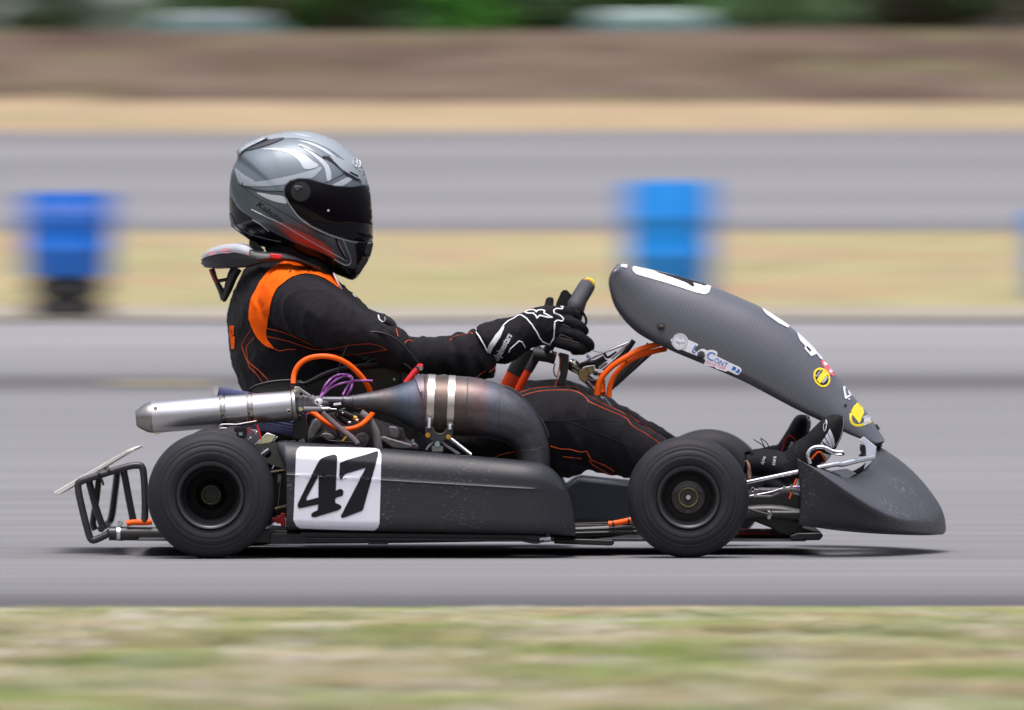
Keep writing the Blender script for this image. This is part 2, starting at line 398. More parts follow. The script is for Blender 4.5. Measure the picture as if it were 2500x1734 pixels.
# green / straw mixing for the foreground verge and infield
def grass_mat(name, c1, c2, c3, sx, sy, bias=0.):
    m = bpy.data.materials.new(name); m.use_nodes = True; nt = m.node_tree; b = nt.nodes['Principled BSDF']; L = nt.links
    tc = nt.nodes.new('ShaderNodeTexCoord')
    def nz(s, det=5):
        mp = nt.nodes.new('ShaderNodeMapping'); mp.inputs['Scale'].default_value = s; L.new(tc.outputs['Object'], mp.inputs[0])
        n = nt.nodes.new('ShaderNodeTexNoise'); n.inputs['Scale'].default_value = 1; n.inputs['Detail'].default_value = det; n.inputs['Roughness'].default_value = .6; L.new(mp.outputs[0], n.inputs['Vector']); return n.outputs[0]
    def mr(i, a, c, d, e):
        q = nt.nodes.new('ShaderNodeMapRange'); q.inputs[1].default_value = a; q.inputs[2].default_value = c; q.inputs[3].default_value = d; q.inputs[4].default_value = e; L.new(i, q.inputs[0]); return q.outputs[0]
    def mix(f, a, c):
        q = nt.nodes.new('ShaderNodeMix'); q.data_type = 'RGBA'; L.new(f, q.inputs[0])
        for idx, z in ((6, a), (7, c)):
            if isinstance(z, tuple): q.inputs[idx].default_value = (*z, 1)
            else: L.new(z, q.inputs[idx])
        return q.outputs[2]
    a = mix(mr(nz((sx, sy, 1)), .40-bias, .62-bias, 0, 1), c1, c2)
    a = mix(mr(nz((sx*1.7, sy*1.3, 5)), .50, .68, 0, 1), a, c3)
    v = nt.nodes.new('ShaderNodeVectorMath'); v.operation = 'SCALE'; L.new(a, v.inputs[0]); L.new(mr(nz((sx*4, sy*6, 2), 3), .25, .75, .72, 1.28), v.inputs['Scale'])
    L.new(v.outputs[0], b.inputs['Base Color']); b.inputs['Roughness'].default_value = 1; b.inputs['Specular IOR Level'].default_value = .1
    MATS[name] = m; return m
M_fg = grass_mat('foreground_grass', (.34, .275, .165), (.155, .21, .05), (.47, .425, .41), 2.2, 3.0, .03)
M_in = grass_mat('infield_grass', (.33, .285, .165), (.29, .27, .135), (.36, .225, .145), .30, .20)
def asphalt(name, stops, lo, hi, sx, sy):
    m = ramp_mat(name, stops, 'Y', lo, hi, .8, nz=[((sx, sy, 1), .13), ((sx*4, sy*7, 1), .20), ((sx*.3, sy*.3, 1), .12)])
    m.node_tree.nodes['Principled BSDF'].inputs['Specular IOR Level'].default_value = .3
    return m
def st(rows, lo, hi):
    out = []
    for y, c in rows:
        D = Dfor(y); out.append((max(0, min(1, (D-CD-lo)/(hi-lo))), tuple(c*q*.94 for q in (1.0, .995, 1.03))))
    out.sort(); return out
N0, N1 = Dfor(1372), Dfor(716)
rows = [(1372, .10), (1362, .075), (1345, .09), (1325, .15), (1290, .20), (1230, .185), (1180, .20), (1120, .20), (1045, .215), (1000, .20), (930, .20), (890, .195), (875, .15), (858, .085), (843, .13), (830, .195), (770, .245), (716, .26)]
M_tr = asphalt('track_asphalt', st(rows, N0-CD, N1-CD), N0-CD, N1-CD, .10, 2.6)
F0, F1 = Dfor(522), Dfor(297)
rows = [(522, .175), (505, .165), (480, .215), (440, .175), (420, .21), (395, .20), (370, .18), (345, .215), (320, .185), (297, .20)]
M_ft = asphalt('far_track_asphalt', st(rows, F0-CD, F1-CD), F0-CD, F1-CD, .02, .35)
M_sand = grass_mat('sand', (.34, .255, .155), (.38, .285, .18), (.25, .235, .13), .16, .35)
M_bank = grass_mat('bank_earth', (.075, .050, .038), (.14, .10, .077), (.13, .12, .06), .22, .50, .02)
M_gnd = grass_mat('rough_ground', (.20, .17, .10), (.13, .14, .05), (.26, .2, .13), .06, .2)
strip('ground', -80, 900, M_gnd, -.03, X=450, nx=40)
strip('grass_verge', 2, N0+.02, M_fg, .004, X=60, wob=0, amp=0.02, nx=240)
strip('near_track', N0, N1+.5, M_tr, -.005, X=160)
strip('infield_grass', N1, F0+.5, M_in, .006, X=160, wob=2.5, nx=240)
strip('dust_margin', N1-.6, N1+2.6, grass_mat('dust', (.30, .275, .225), (.26, .25, .21), (.34, .30, .24), .06, .4), .016, X=160, wob=1.2, nx=240)
strip('far_track', F0, F1+.5, M_ft, .014, X=160)
strip('sand_verge', F1, 150.5, M_sand, .02, X=160, wob=2.0, nx=240)
strip('earth_bank', 150, 166, M_bank, .03, X=160, wob=.5, amp=.13, nx=160)
# real blades on the near verge: short dry and green grass, thinning out over the asphalt edge
rg = random.Random(5); vs = []; fs = []
for i in range(60000):
    D = 14.6+(N0-.05-14.6)*rg.random()**.85; x = (rg.random()-.5)*D*.125
    pn = noise.noise(Vector((x*2.1, D*1.6, 0)))
    if D > N0-.9+.35*noise.noise(Vector((x*3, 1, 2))) and rg.random() < .6: continue
    if pn < -.12 and rg.random() < .6: continue
    h = (.004+.013*rg.random()*(1+pn))*min(1, .25+(N0-D)*.5); a = rg.gauss(0, .35)+(3.14 if rg.random() < .5 else 0); ln = .04+.08*rg.random(); w = .0026
    b0 = Vector((x, D-CD, .008)); d = Vector((math.cos(a), math.sin(a), 0)); sd_ = Vector((-d.y, d.x, 0))*w
    t_ = b0+d*ln+Vector((0, 0, h)); m_ = b0+d*ln*.4+Vector((0, 0, h*.7)); o = len(vs)
    vs += [b0-sd_, b0+sd_, m_+sd_*.8, m_-sd_*.8, t_]; fs += [(o, o+1, o+2, o+3), (o+3, o+2, o+4)]
gm = MB(); gm.v = vs; gm.f = fs
M_bl = grass_mat('grass_blades', (.45, .37, .23), (.19, .28, .06), (.63, .58, .55), 2.3, 3.0, .0)
me = bpy.data.meshes.new('grass'); me.from_pydata([tuple(p) for p in vs], [], fs); me.materials.append(M_bl)
o = bpy.data.objects.new('grass', me); sc.collection.objects.link(o); tag(o, kind='stuff', label='short dry and green grass blades along the near edge of the track', category='grass')
# painted yellow edge line on the far edge of the near track
yl = MB(); d0, d1 = Dfor(866), Dfor(859)
for a, b in ((250, 475),):
    vs = []
    for D in (d0, d1):
        for u in (a, b): vs.append(Vector(((u*S2-1250)*D/KF, D-CD, zt(D)+.003)))
    yl.add(vs, [(0, 1, 3, 2)])
o = yl.build('painted_line', mat('worn_yellow_paint', (.27, .24, .12), .8)); tag(o, kind='structure')
# ------------------------------------------------------------------ blue drums
def drum(u, ybase, label, D, hh, base_h, w, band):
    xw = (u*S2-1250)*D/KF; z0 = zt(D)
    t = empty('barrel', (xw, D-CD, z0), label, 'barrel')
    c = Vector((xw, D-CD, z0)); r = w/2
    if base_h:
        m = MB(); prof = [(0, .001), (0, r*.55)]
        for i in range(2):
            h = base_h/2; prof += [(i*h+.02, r*.86), (i*h+h*.5, r*.88), (i*h+h-.02, r*.86), (i*h+h, r*.55)]
        prof.append((base_h, .001)); lathe(m, prof, c, (0, 0, 1), 40); m.build('rubber_base', M_rubber, t)
    m = MB(); b0 = base_h; H = hh
    lathe(m, [(b0, .001), (b0, r*.94), (b0+.02, r*.98), (b0+H*.3, r), (b0+H*.33, r*1.03), (b0+H*.36, r), (b0+H*.64, r), (b0+H*.67, r*1.03), (b0+H*.70, r), (b0+H-.03, r*.98), (b0+H, r*.94), (b0+H, r*.86), (b0+H-.02, r*.84), (b0+H-.02, .001)], c, (0, 0, 1), 48)
    m.build('drum', M_bluebar if base_h else M_bluebar2, t)
    for f in band:
        m = MB(); lathe(m, [(b0+H*f, r*1.002), (b0+H*f, r*1.02), (b0+H*(f+.10), r*1.02), (b0+H*(f+.10), r*1.002)], c, (0, 0, 1), 48); m.build('band', M_paleband, t)
    return t
drum(152, 715, 'blue plastic barrel standing on a black rubber base at the left edge of the photo', 70.5, .545, .265, .58, (.75,))
drum(1503, 640, 'bright blue barrel behind the steering wheel and front fairing', 78, .79, 0, .63, ())
drum(2404, 640, 'blue barrel cut off by the right edge of the photo', 76, .62, 0, .56, ())
# ------------------------------------------------------------------ trees behind the bank
def leaf_mat(n, c):
    return mat(n, c, .7, noise_s=3, noise_a=.5)
def tree_mesh(seed, H, Rc, nleaf, base):
    rnd = random.Random(seed); tr = MB()
    tube(tr, [Vector((0, 0, -.3)), Vector((.1, 0, H*.3)), Vector((0, .1, H*.6)), Vector((.1, 0, H*.92))], [.22, .17, .11, .03], n=8)
    cl = []
    for i in range(26):
        h = base+(H-base)*rnd.random(); a = rnd.random()*6.28; rr = Rc*(.35+.65*rnd.random())*(1-.55*max(0, (h-base)/(H-base)-.35))
        c = Vector((math.cos(a)*rr, math.sin(a)*rr, h)); cl.append((c, .5+.6*rnd.random()))
        if i < 12: tube(tr, [Vector((0, 0, h*.55)), Vector((c.x*.5, c.y*.5, h*.85)), c], [.07, .045, .015], n=5)
    lf = MB(); vs = []; fs = []
    for i in range(nleaf):
        c, r = rnd.choice(cl); d = Vector((rnd.gauss(0, 1), rnd.gauss(0, 1), rnd.gauss(0, .8)))
        p = c+d.normalized()*r*(rnd.random()**.4); s = .09+.09*rnd.random()
        a = Vector((rnd.gauss(0, 1), rnd.gauss(0, 1), rnd.gauss(0, 1))).normalized(); b = a.orthogonal().normalized()
        o = len(vs); vs += [p-a*s, p+b*s*.5, p+a*s, p-b*s*.5]; fs.append((o, o+1, o+2, o+3))
    lf.add(vs, fs); return tr, lf
M_bark = mat('bark', (.12, .085, .06), .9, noise_s=20, noise_a=.4)
LM = {'dark': leaf_mat('dark_leaves', (.05, .11, .035)), 'green': leaf_mat('green_leaves', (.08, .32, .03)), 'grey': leaf_mat('grey_green_leaves', (.36, .42, .38)), 'brown': leaf_mat('brown_green_leaves', (.20, .18, .14))}
TL = {'dark': 'dark green leafy tree in the blurred row behind the earth bank', 'green': 'bright green leafy tree in the blurred row behind the earth bank', 'grey': 'pale grey green tree in the blurred row behind the earth bank', 'brown': 'brownish tree in the blurred row behind the earth bank'}
protos = {}
for key in LM:
    t = empty('tree', (0, 0, 0), TL[key], 'tree', key+' trees behind the bank')
    tr, lf = tree_mesh({'dark': 3, 'green': 5, 'grey': 8, 'brown': 11}[key], 6.5, 2.6, 5200, .3); tr.build('trunk', M_bark, t); lf.build('crown', LM[key], t, smooth=False); protos[key] = [t, True]
def put(key, u, D, rz, s=1):
    t, fresh = protos[key]
    if fresh: o = t; protos[key][1] = False
    else:
        o = t.copy(); sc.collection.objects.link(o)
        for c in t.children:
            q = c.copy(); sc.collection.objects.link(q); q.parent = o
    o.location = ((u*S2-1250)*D/KF, D-CD, zt(D)-.1); o.rotation_euler = (0, 0, rz); o.scale = (s, s, s)
for key, u, D in [('grey', 70, 186), ('dark', -60, 178), ('grey', 270, 190), ('grey', 430, 188), ('dark', 600, 180), ('green', 780, 178), ('green', 900, 184), ('dark', 1020, 179), ('green', 1130, 183), ('dark', 1250, 180), ('dark', 1420, 187), ('brown', 1330, 190),
                  ('dark', 1560, 186), ('green', 1760, 182), ('dark', 1880, 180), ('brown', 2000, 184), ('brown', 2120, 181), ('brown', 2260, 180), ('grey', 2210, 192), ('dark', 2400, 182), ('green', 700, 188), ('dark', 850, 196), ('dark', 1180, 196), ('brown', 1980, 196), ('grey', 150, 196), ('brown', 2350, 190)]:
    put(key, u, D, random.random()*6, .85+.3*random.random())
# ------------------------------------------------------------------ parked cars behind the bank (roofs show)
def car(u, D, col, roofc, label, s=1, rz=0):
    z0 = zt(D); x0 = (u*S2-1250)*D/KF; t = empty('parked_car', (x0, D-CD, z0), label, 'car')
    C = Vector((x0, D-CD, z0)); L_ = 4.2*s
    def T(x, y, z): return C+Vector((x*s, y*s, z))
    m = MB(); pr = [(-2.1, .35), (-2.1, .85), (-1.95, .95), (-1.2, 1.0), (1.0, 1.0), (1.8, .85), (2.1, .7), (2.1, .35)]
    rings = [[T(x, y, z if k2 else z) for x, z in pr] for y, k2 in ((-.82, 0), (.82, 1))]
    loft(m, rings, True, True); m.build('body', mat('car_paint_'+label[:6], col, .25, coat=.6), t, bevel=.08, smooth=True)
    m = MB(); lo = [(-1.75, .98), (1.05, .98)]; hi = [(-1.35, 1.44), (.35, 1.44)]
    loft(m, [[T(lo[0][0], -.78, .98), T(lo[1][0], -.78, .98), T(lo[1][0], .78, .98), T(lo[0][0], .78, .98)], [T(hi[0][0], -.62, 1.36), T(hi[1][0], -.62, 1.36), T(hi[1][0], .62, 1.36), T(hi[0][0], .62, 1.36)]], True, True); m.build('window_band', mat('car_glass', (.05, .12, .12), .05), t, smooth=False)
    m = MB(); box(m, T(-.5, 0, 1.38), (1.65*s, 1.3*s, .14)); m.build('roof', mat('roof_'+label[:6], roofc, .3, coat=.5), t, bevel=.04)
    for x in (-1.3, 1.3):
        for y in (-.8, .8):
            m = MB(); lathe(m, [(-.1, .001), (-.1, .28), (-.08, .31), (.08, .31), (.1, .28), (.1, .001)], T(x, y, .31), (0, 1, 0), 24); m.build('wheel', M_rubber, t)
    for y in (-.6, .6): m = MB(); box(m, T(2.09, y, .7), (.06, .3, .12)); m.build('headlight', M_white, t)
    return t
car(1530, 170, (.55, .75, .74), (.50, .66, .66), 'white and teal car parked behind the bank, only its roof showing', .97)
car(545, 171, (.30, .34, .38), (.30, .35, .39), 'pale grey blue car parked behind the bank at the left', .97)
# ================================================================== the kart
YC = 0.66
kart = empty('go_kart', P(1250, 1360, YC), 'black racing kart numbered 47 with tuned exhaust and carbon nose panel on the track', 'go-kart')
kart_loc = kart.location.copy()
def K(mb, name, m, label=None, parent=None, **kw): return mb.build(name, m, parent or kart, label=label, **kw)
# ---------------- wheels
def wheel(u, v, Yo, w, Rt, Rr, inner, side, front, hubpx):
    c = P(u, v, 0 if side < 0 else 0); c = Vector((c.x, Yo, 0)); c.z = Rt-.005
    A = Vector((0, 1, 0)) if side < 0 else Vector((0, -1, 0))       # axis pointing inboard
    m = MB(); q = Rt-Rr
    tyre = [(.012, Rr-.004), (.006, Rr+.004), (.0025, Rr+q*.12), (.0024, Rr+q*.17), (.0008, Rr+q*.20), (0, Rr+q*.30), (.0001, Rr+q*.355), (.0007, Rr+q*.36), (.0003, Rr+q*.375), (.003, Rr+q*.56), (.0040, Rr+q*.565), (.0037, Rr+q*.58), (.0062, Rr+q*.68), (.0070, Rr+q*.685), (.0070, Rr+q*.70),
            (.011, Rr+q*.80), (.019, Rr+q*.91), (.030, Rr+q*.98), (.045, Rt), (w*.5, Rt+.001), (w-.045, Rt), (w-.030, Rr+q*.98), (w-.015, Rr+q*.88), (w-.004, Rr+q*.6), (w, Rr+q*.3), (w-.004, Rr+.004), (w-.012, Rr-.004)]
    lathe(m, tyre, c, A, 128); t = K(m, 'tyre', M_tyre, ang=60)
    m = MB(); lathe(m, [(.010, Rr-.001), (.002, Rr+.004), (-.002, Rr+.002), (-.001, Rr-.002), (.004, Rr-.006), (.012, Rr-.008), (.03, Rr-.012), (.05, inner+.004), (.055, inner-.002), (w-.02, inner-.004), (w-.02, Rr-.005), (w-.004, Rr)], c, A, 96)
    rim = K(m, 'rim', M_rim, parent=t, ang=50)
    depth = .035 if front else .105
    m = MB(); h = hubpx
    if front:
        lathe(m, [(depth+.02, inner), (depth+.015, h*1.9), (depth, h*1.8), (depth-.004, h*1.15), (depth-.008, h*1.1), (depth-.010, h*.9), (depth-.004, h*.85), (depth-.004, h*.45), (depth-.012, h*.42), (depth-.016, h*.28), (depth-.016, .0001)], c, A, 64)
    else:
        lathe(m, [(depth+.02, inner), (depth+.01, h*1.7), (depth, h*1.5), (depth-.01, h*1.35), (depth-.03, h*1.15), (depth-.035, h*.95), (depth, h*.85), (depth, .0001)], c, A, 64)
    K(m, 'hub', M_hub, parent=t)
    m = MB(); lathe(m, [(depth-.037 if not front else depth-.0115, h*1.06), (depth-.039 if not front else depth-.013, h*1.0), (depth-.037 if not front else depth-.0115, h*.93)], c, A, 64); K(m, 'hub_ring', M_goldring, parent=t)
    if front:
        m = MB()
        for i in range(3):
            a = i*2.094+.5; disc(m, c+A*(depth-.002)+Vector((math.cos(a)*h*1.5, 0, math.sin(a)*h*1.5)), .0045, -A, .005, 6, 0)
        K(m, 'wheel_nut', M_dark, parent=t); m = MB(); disc(m, c+A*(depth-.015), .006, -A, .006, 6, .1); K(m, 'centre_nut', M_alu, parent=t)
    return t
M_rim = mat('black_rim', (.016, .016, .019), .34, spec=.55, coat=.1)
M_hub = mat('dark_hub', (.055, .052, .050), .4, metal=.5, noise_s=60, noise_a=.3)
M_goldring = mat('gold_ring', (.50, .40, .20), .4, metal=.7)
def tyre_mat():
    m = mat('kart_tyre', (.032, .033, .037), .6, spec=.4); nt = m.node_tree; b = nt.nodes['Principled BSDF']; L = nt.links
    tc = nt.nodes['Texture Coordinate']
    n = nt.nodes.new('ShaderNodeTexNoise'); n.inputs['Scale'].default_value = 45; n.inputs['Detail'].default_value = 8; L.new(tc.outputs['Object'], n.inputs[0])
    mx = nt.nodes.new('ShaderNodeMix'); mx.data_type = 'RGBA'; mx.inputs[6].default_value = (.012, .012, .015, 1); mx.inputs[7].default_value = (.024, .024, .029, 1); L.new(n.outputs[0], mx.inputs[0]); L.new(mx.outputs[2], b.inputs['Base Color'])
    return m
M_tyre = tyre_mat(); M_tyre.node_tree.nodes['Principled BSDF'].inputs['Specular IOR Level'].default_value = .28
RW = dict(w=.185, Rt=.1395, Rr=.071, inner=.056)
wheel(513, 1211, .0, side=-1, front=False, hubpx=.020, **RW)
wheel(513+4, 1211, 2*YC, side=1, front=False, hubpx=.020, **RW)
FW = dict(w=.125, Rt=.1338, Rr=.066, inner=.054)
wheel(1682, 1212, .07, side=-1, front=True, hubpx=.0205, **FW)
wheel(1752, 1212, 2*YC-.07, side=1, front=True, hubpx=.0205, **FW)
m = MB(); a = P(513, 1211, 0); tube(m, [Vector((a.x, .15, .1345)), Vector((a.x+.002, 2*YC-.15, .1345))], .02, smooth=False, n=24); K(m, 'rear_axle', M_steel)
m = MB(); tube(m, [Vector((P(1682, 1212, 0).x, .12, .13)), Vector((P(1682, 1212, 0).x-.02, .3, .125))], .012, smooth=False); tube(m, [Vector((P(1752, 1212, 0).x, 2*YC-.12, .13)), Vector((P(1682, 1212, 0).x, 2*YC-.3, .125))], .012, smooth=False)
K(m, 'stub_axle', M_steel)
# ---------------- side pods
TOP = [(-14, 640), (-6, 608), (10, 594), (40, 588), (180, 598), (400, 614), (750, 640), (1300, 686), (1650, 717), (1850, 737), (1925, 750), (1985, 782), (2040, 832), (2085, 900), (2120, 980), (2142, 1070), (2158, 1160), (2166, 1225)]
LFT = [(-14, 640), (0, 680), (25, 735), (44, 800), (55, 880), (60, 1000), (56, 1100), (50, 1180), (52, 1236)]
def ztop(x):
    for (a, za), (b, zb) in zip(TOP, TOP[1:]):
        if x <= b: return za+(zb-za)*(x-a)/(b-a)
    return TOP[-1][1]
def zbot(x): return 1236+max(0, min(1, x/600))*14+max(0, (x-750)/1400)*26
def pod(Yf, sgn, name='side_pod'):
    xs = [60+ i*(2166-60)/90 for i in range(91)]+[2080, 2120, 2142, 2155, 2162]; xs = sorted(set(xs)); rings = []
    def ring(top, bot, x, xt=None):
        # section: (depth offset from the outer face, fraction from top to bottom)
        sec = []; Hh = bot-top; r = min(46, Hh*.45)
        rid = 845+(x-250)*.0576 if 0 < x else 0
        nose = max(0, min(1, (x-1750)/416)); bulge = .05*nose**2
        def fo(y):                                   # outward profile of the face at image height y
            d = .0
            if y < rid: d = .0075*((rid-y)/220.0)**1.3 if rid > y else 0
            if y > rid: d = .0012*math.sin(min(1, (y-rid)/60)*1.57)*(1-nose)
            if y > bot-60: d += .022*((y-(bot-60))/60)**2
            return d
        P_ = [(.24, top+3), (.12, top), (.055, top+1), (.033, top+r*.18), (.020, top+r*.5), (.012, top+r)]
        for f in (.12, .2, .28, .36, .44, .5, .56, .62, .7, .8, .88, .94, .98): P_.append((0, top+r+(bot-top-r)*f))
        # exact ridge rows
        rb_ = (1 if x < 1850 else max(0, 1-(x-1850)/60)); P_.append((-.0022*rb_, rid)); P_.append((0, rid-9)); P_.append((0, rid+9))
        P_ = P_[:6]+sorted(P_[6:], key=lambda q: q[1]); out = []
        for i, (d, y) in enumerate(P_):
            y = max(top, min(bot, y)); dd = d+(fo(y) if i >= 5 else fo(top+r)*(1 if i < 5 else 1))+bulge
            out.append((dd, y))
        out.append((.06+bulge, bot+2)); out.append((.24, bot+2)); return out
    for x in xs:
        top = ztop(x); bot = zbot(x); s = ring(top, bot, x)
        rings.append([zp('7', x, y, Yf+(d*1)) if sgn > 0 else Vector((zp('7', x, y, Yf).x, 2*YC-(Yf+d), zp('7', x, y, Yf).z)) for d, y in s])
    # rear flared edge: shear the first rings towards the LFT outline
    m = MB(); add = []
    base = ring(ztop(60), zbot(60), 60)
    for k in range(5):
        t = k/5.0; row = []
        for d, y in base:
            xl = None
            for (xa, ya), (xb, yb) in zip(LFT, LFT[1:]):
                if y <= yb: xl = xa+(xb-xa)*max(0, (y-ya))/(yb-ya); break
            xl = LFT[-1][0] if xl is None else xl
            if d > .06: xl = -14 if y < 700 else 52
            x = xl+(60-xl)*t; yy = y+(0 if y > 640 else (1-t)*10); dd = d+.018*(1-t)**2
            q = zp('7', x, yy, Yf); row.append(Vector((q.x, Yf+dd if sgn > 0 else 2*YC-(Yf+dd), q.z)))
        add.append(row)
    loft(m, add+rings, False, False)
    return K(m, name, M_pod, ang=55, solid=.003)
podn = pod(.035, 1); podf = pod(.035, -1)
bpy.context.view_layer.update(); T = bvh([podn])
m = MB(); decal(m, T, '7', [[(160, 633), (440, 638), (705, 645), (735, 655), (750, 690), (745, 900), (736, 1190), (725, 1218), (700, 1237), (440, 1232), (160, 1222), (130, 1205), (108, 1165), (112, 1100), (128, 680), (138, 648)]], 10, .0016)
plate = K(m, 'number_plate', M_plate, parent=podn, ang=60)
m = MB(); decal(m, T, '7', [[(330, 712), (360, 702), (395, 693), (415, 694), (428, 708), (428, 730), (418, 950), (445, 938), (462, 940), (475, 955), (470, 985), (425, 1000), (412, 1012), (415, 1040), (440, 1050), (458, 1060), (456, 1080), (430, 1095), (265, 1144), (245, 1142), (237, 1128), (245, 1113), (285, 1092), (290, 1050), (160, 1078), (142, 1074), (138, 1056), (145, 1035), (280, 760), (300, 728)], [(293, 838), (290, 1000), (208, 1022), (202, 1008)]], 9, .0030)
decal(m, T, '7', [[(447, 752), (462, 742), (715, 670), (727, 675), (725, 700), (618, 1085), (605, 1098), (475, 1148), (457, 1148), (455, 1130), (465, 1115), (636, 784), (490, 828), (478, 838), (465, 858), (450, 865), (442, 850)]], 9, .0030)
K(m, 'race_number', M_navy, parent=plate, ang=60)
# ---------------- frame, floor
m = MB()
for Y in (.34, .98):
    tube(m, [zp('6', 590, 1000, Y), zp('6', 1000, 1005, Y), zp('6', 2300, 1030, Y), zp('8', 60, 740, Y), zp('8', 500, 700, Y), zp('8', 1150, 620, Y), zp('8', 1400, 645, Y), zp('8', 1560, 650, Y)], .0155, n=16)
for x, y in ((700, 1005),): tube(m, [zp('6', x, y, .34), zp('6', x, y, .98)], .0155, n=16)
tube(m, [zp('8', 60, 740, .34), zp('8', 60, 740, .98)], .0155, n=16)
K(m, 'frame', M_bmetal)
m = MB(); tube(m, [zp('6', 672, 1000, .34), zp('6', 1040, 1005, .34)], px('6', 56), smooth=False, n=24); K(m, 'frame_sleeve', M_black)
m = MB(); lathe(m, [(-.004, px('6', 58)), (-.004, px('6', 64)), (.004, px('6', 64)), (.004, px('6', 58))], zp('6', 672, 1000, .34), (1, 0, 0), 24); disc(m, zp('6', 685, 915, .34), .006, h=.01); K(m, 'clamp_ring', M_chrome)
m = MB(); tube(m, pts('6', [(740, 915), (800, 905), (880, 905), (960, 900)], .33), px('6', 26)); K(m, 'brake_hose', M_orange)
m = MB(); prism(m, '6', [(1960, 962), (2110, 975), (2300, 985), (2300, 1088), (2110, 1090), (1700, 1085), (1650, 1030)], .12, .5); K(m, 'rear_frame_box', M_bmetal, smooth=False, bevel=.004)
m = MB(); prism(m, '6', [(1700, 1000), (2105, 1000), (2080, 1075), (1900, 1105), (1600, 1110), (1500, 1060)], .3, .8); K(m, 'rear_skid', M_black, smooth=False, bevel=.004)
m = MB(); prism(m, '6', [(1995, 868), (2030, 868), (2040, 850), (2070, 850), (2075, 826), (2108, 826), (2112, 940), (2075, 942), (2070, 915), (2035, 915), (2030, 905), (1995, 900)], .18, .22)
K(m, 'red_coupling', M_red, bevel=.003)
m = MB(); prism(m, '7', [(-60, 1262), (160, 1262), (160, 1250), (1950, 1275), (2010, 1290), (2010, 1322), (700, 1325), (640, 1332), (180, 1330), (180, 1340), (-60, 1340)], .09, .20); K(m, 'side_bumper_bar', M_black, smooth=False, bevel=.003)
m = MB(); tube(m, pts('7', [(200, 1296), (300, 1300), (1000, 1304), (1700, 1310), (1800, 1318), (1880, 1330), (1930, 1310), (1960, 1280), (1975, 1250)], .085), px('7', 10)); K(m, 'side_bumper_tube', M_dark)
m = MB(); prism(m, '7', [(655, 1325), (800, 1325), (800, 1343), (655, 1343)], .085, .12); K(m, 'bracket', M_black, smooth=False)
m = MB(); lathe(m, [(-.012, px('7', 20)), (-.012, px('7', 27)), (.012, px('7', 27)), (.012, px('7', 20))], zp('7', 1945, 1300, .09), (1, 0, .1), 20); K(m, 'bar_clamp', M_alu)
# floor tray and the tubes between pod and front wheel
m = MB(); zf = zp('8', 300, 762, YC).z
box(m, Vector(((zp('7', 1700, 0, YC).x+zp('8', 1400, 0, YC).x)/2, YC, zf)), (zp('8', 1400, 0, YC).x-zp('7', 1700, 0, YC).x, .60, .006)); box(m, Vector(((zp('6', 900, 0, YC).x+zp('7', 1700, 0, YC).x)/2, YC, zf+.004)), (zp('7', 1700, 0, YC).x-zp('6', 900, 0, YC).x, .86, .005)); K(m, 'floor_and_shade_tray', mat('bare_floor', (.20, .20, .21), .4, metal=.6), smooth=False)  # wide rear sheet added to block light and deepen shade under the kart
m = MB(); prism(m, '8', [(5, 770), (340, 778), (345, 800), (330, 812), (5, 800)], .26, .34); K(m, 'floor_skid', M_black, smooth=False, bevel=.003)
m = MB()
for y, r in ((683, 5), (694, 5), (716, 6), (738, 11)): tube(m, pts('8', [(90, y+6), (250, y+2), (470, y-4)], .3), px('8', r))
K(m, 'brake_line', M_gel)
m = MB(); tube(m, pts('8', [(312, 690), (380, 680), (450, 663)], .29), px('8', 17), n=20); K(m, 'line_sleeve', M_orange)
m = MB()
for x, y in ((338, 688), (425, 670)): lathe(m, [(-.002, px('8', 17)), (-.002, px('8', 19)), (.002, px('8', 19)), (.002, px('8', 17))], zp('8', x, y, .29), (1, 0, .15), 20)
K(m, 'cable_tie', M_black)
m = MB(); prism(m, '8', [(1040, 735), (1270, 735), (1270, 750), (1040, 752)], .55, .9); K(m, 'red_floor_edge', mat('red_paint', (.75, .05, .03), .35), smooth=False)
m = MB(); prism(m, 'C', [(620, 1380), (700, 1350), (955, 1350), (965, 1385), (930, 1425), (640, 1430)], .3, .5); K(m, 'front_skid', M_black, smooth=False, bevel=.004)
m = MB(); prism(m, 'C', [(190, 960), (430, 960), (560, 900), (735, 950), (750, 1280), (960, 1345), (620, 1385), (500, 1355), (430, 1300), (200, 1210), (-100, 1200), (-100, 1000)], .36, .9); K(m, 'footwell', M_black, smooth=False, bevel=.006)
# fuel tank between the rails (bluish dark mass seen under the knees)
m = MB(); prism(m, '8', [(60, 480), (140, 420), (330, 440), (640, 470), (760, 520), (760, 690), (60, 690)], .72, .95); K(m, 'fuel_tank', mat('smoky_blue_plastic', (.035, .042, .062), .3), bevel=.012, sub=0)
# ---------------- rear bumper and board
m = MB(); r = px('6', 31)
lo = [(895, 900), (900, 760), (893, 560), (878, 440), (840, 412), (740, 425), (560, 480), (400, 530), (330, 560), (322, 620), (350, 760), (400, 960), (430, 1045), (470, 1055), (580, 1005)]
tube(m, pts('6', lo, .33), r, n=16, k=6); K(m, 'rear_bumper', M_bmetal)
m = MB(); lo2 = [(700, 905, 1.0), (690, 700, 1.0), (640, 480, 1.0), (600, 470, .8)]
tube(m, pts('6', [(660, 480, .95), (640, 640, .97), (612, 850, .97), (580, 915, .95), (540, 940, .8), (520, 960, .45)]), r, n=16)
tube(m, pts('6', [(405, 505, .5), (470, 760, .5), (540, 960, .5)]), r, n=16)
tube(m, pts('6', [(505, 490, .7), (480, 700, .7), (450, 900, .7), (470, 970, .7)]), r*.9, n=16)
tube(m, pts('6', [(712, 440, .55), (760, 700, .55), (800, 900, .55)]), r, n=16)
tube(m, pts('6', [(570, 475, .33), (570, 462, 1.0)]), r, n=16, smooth=False)
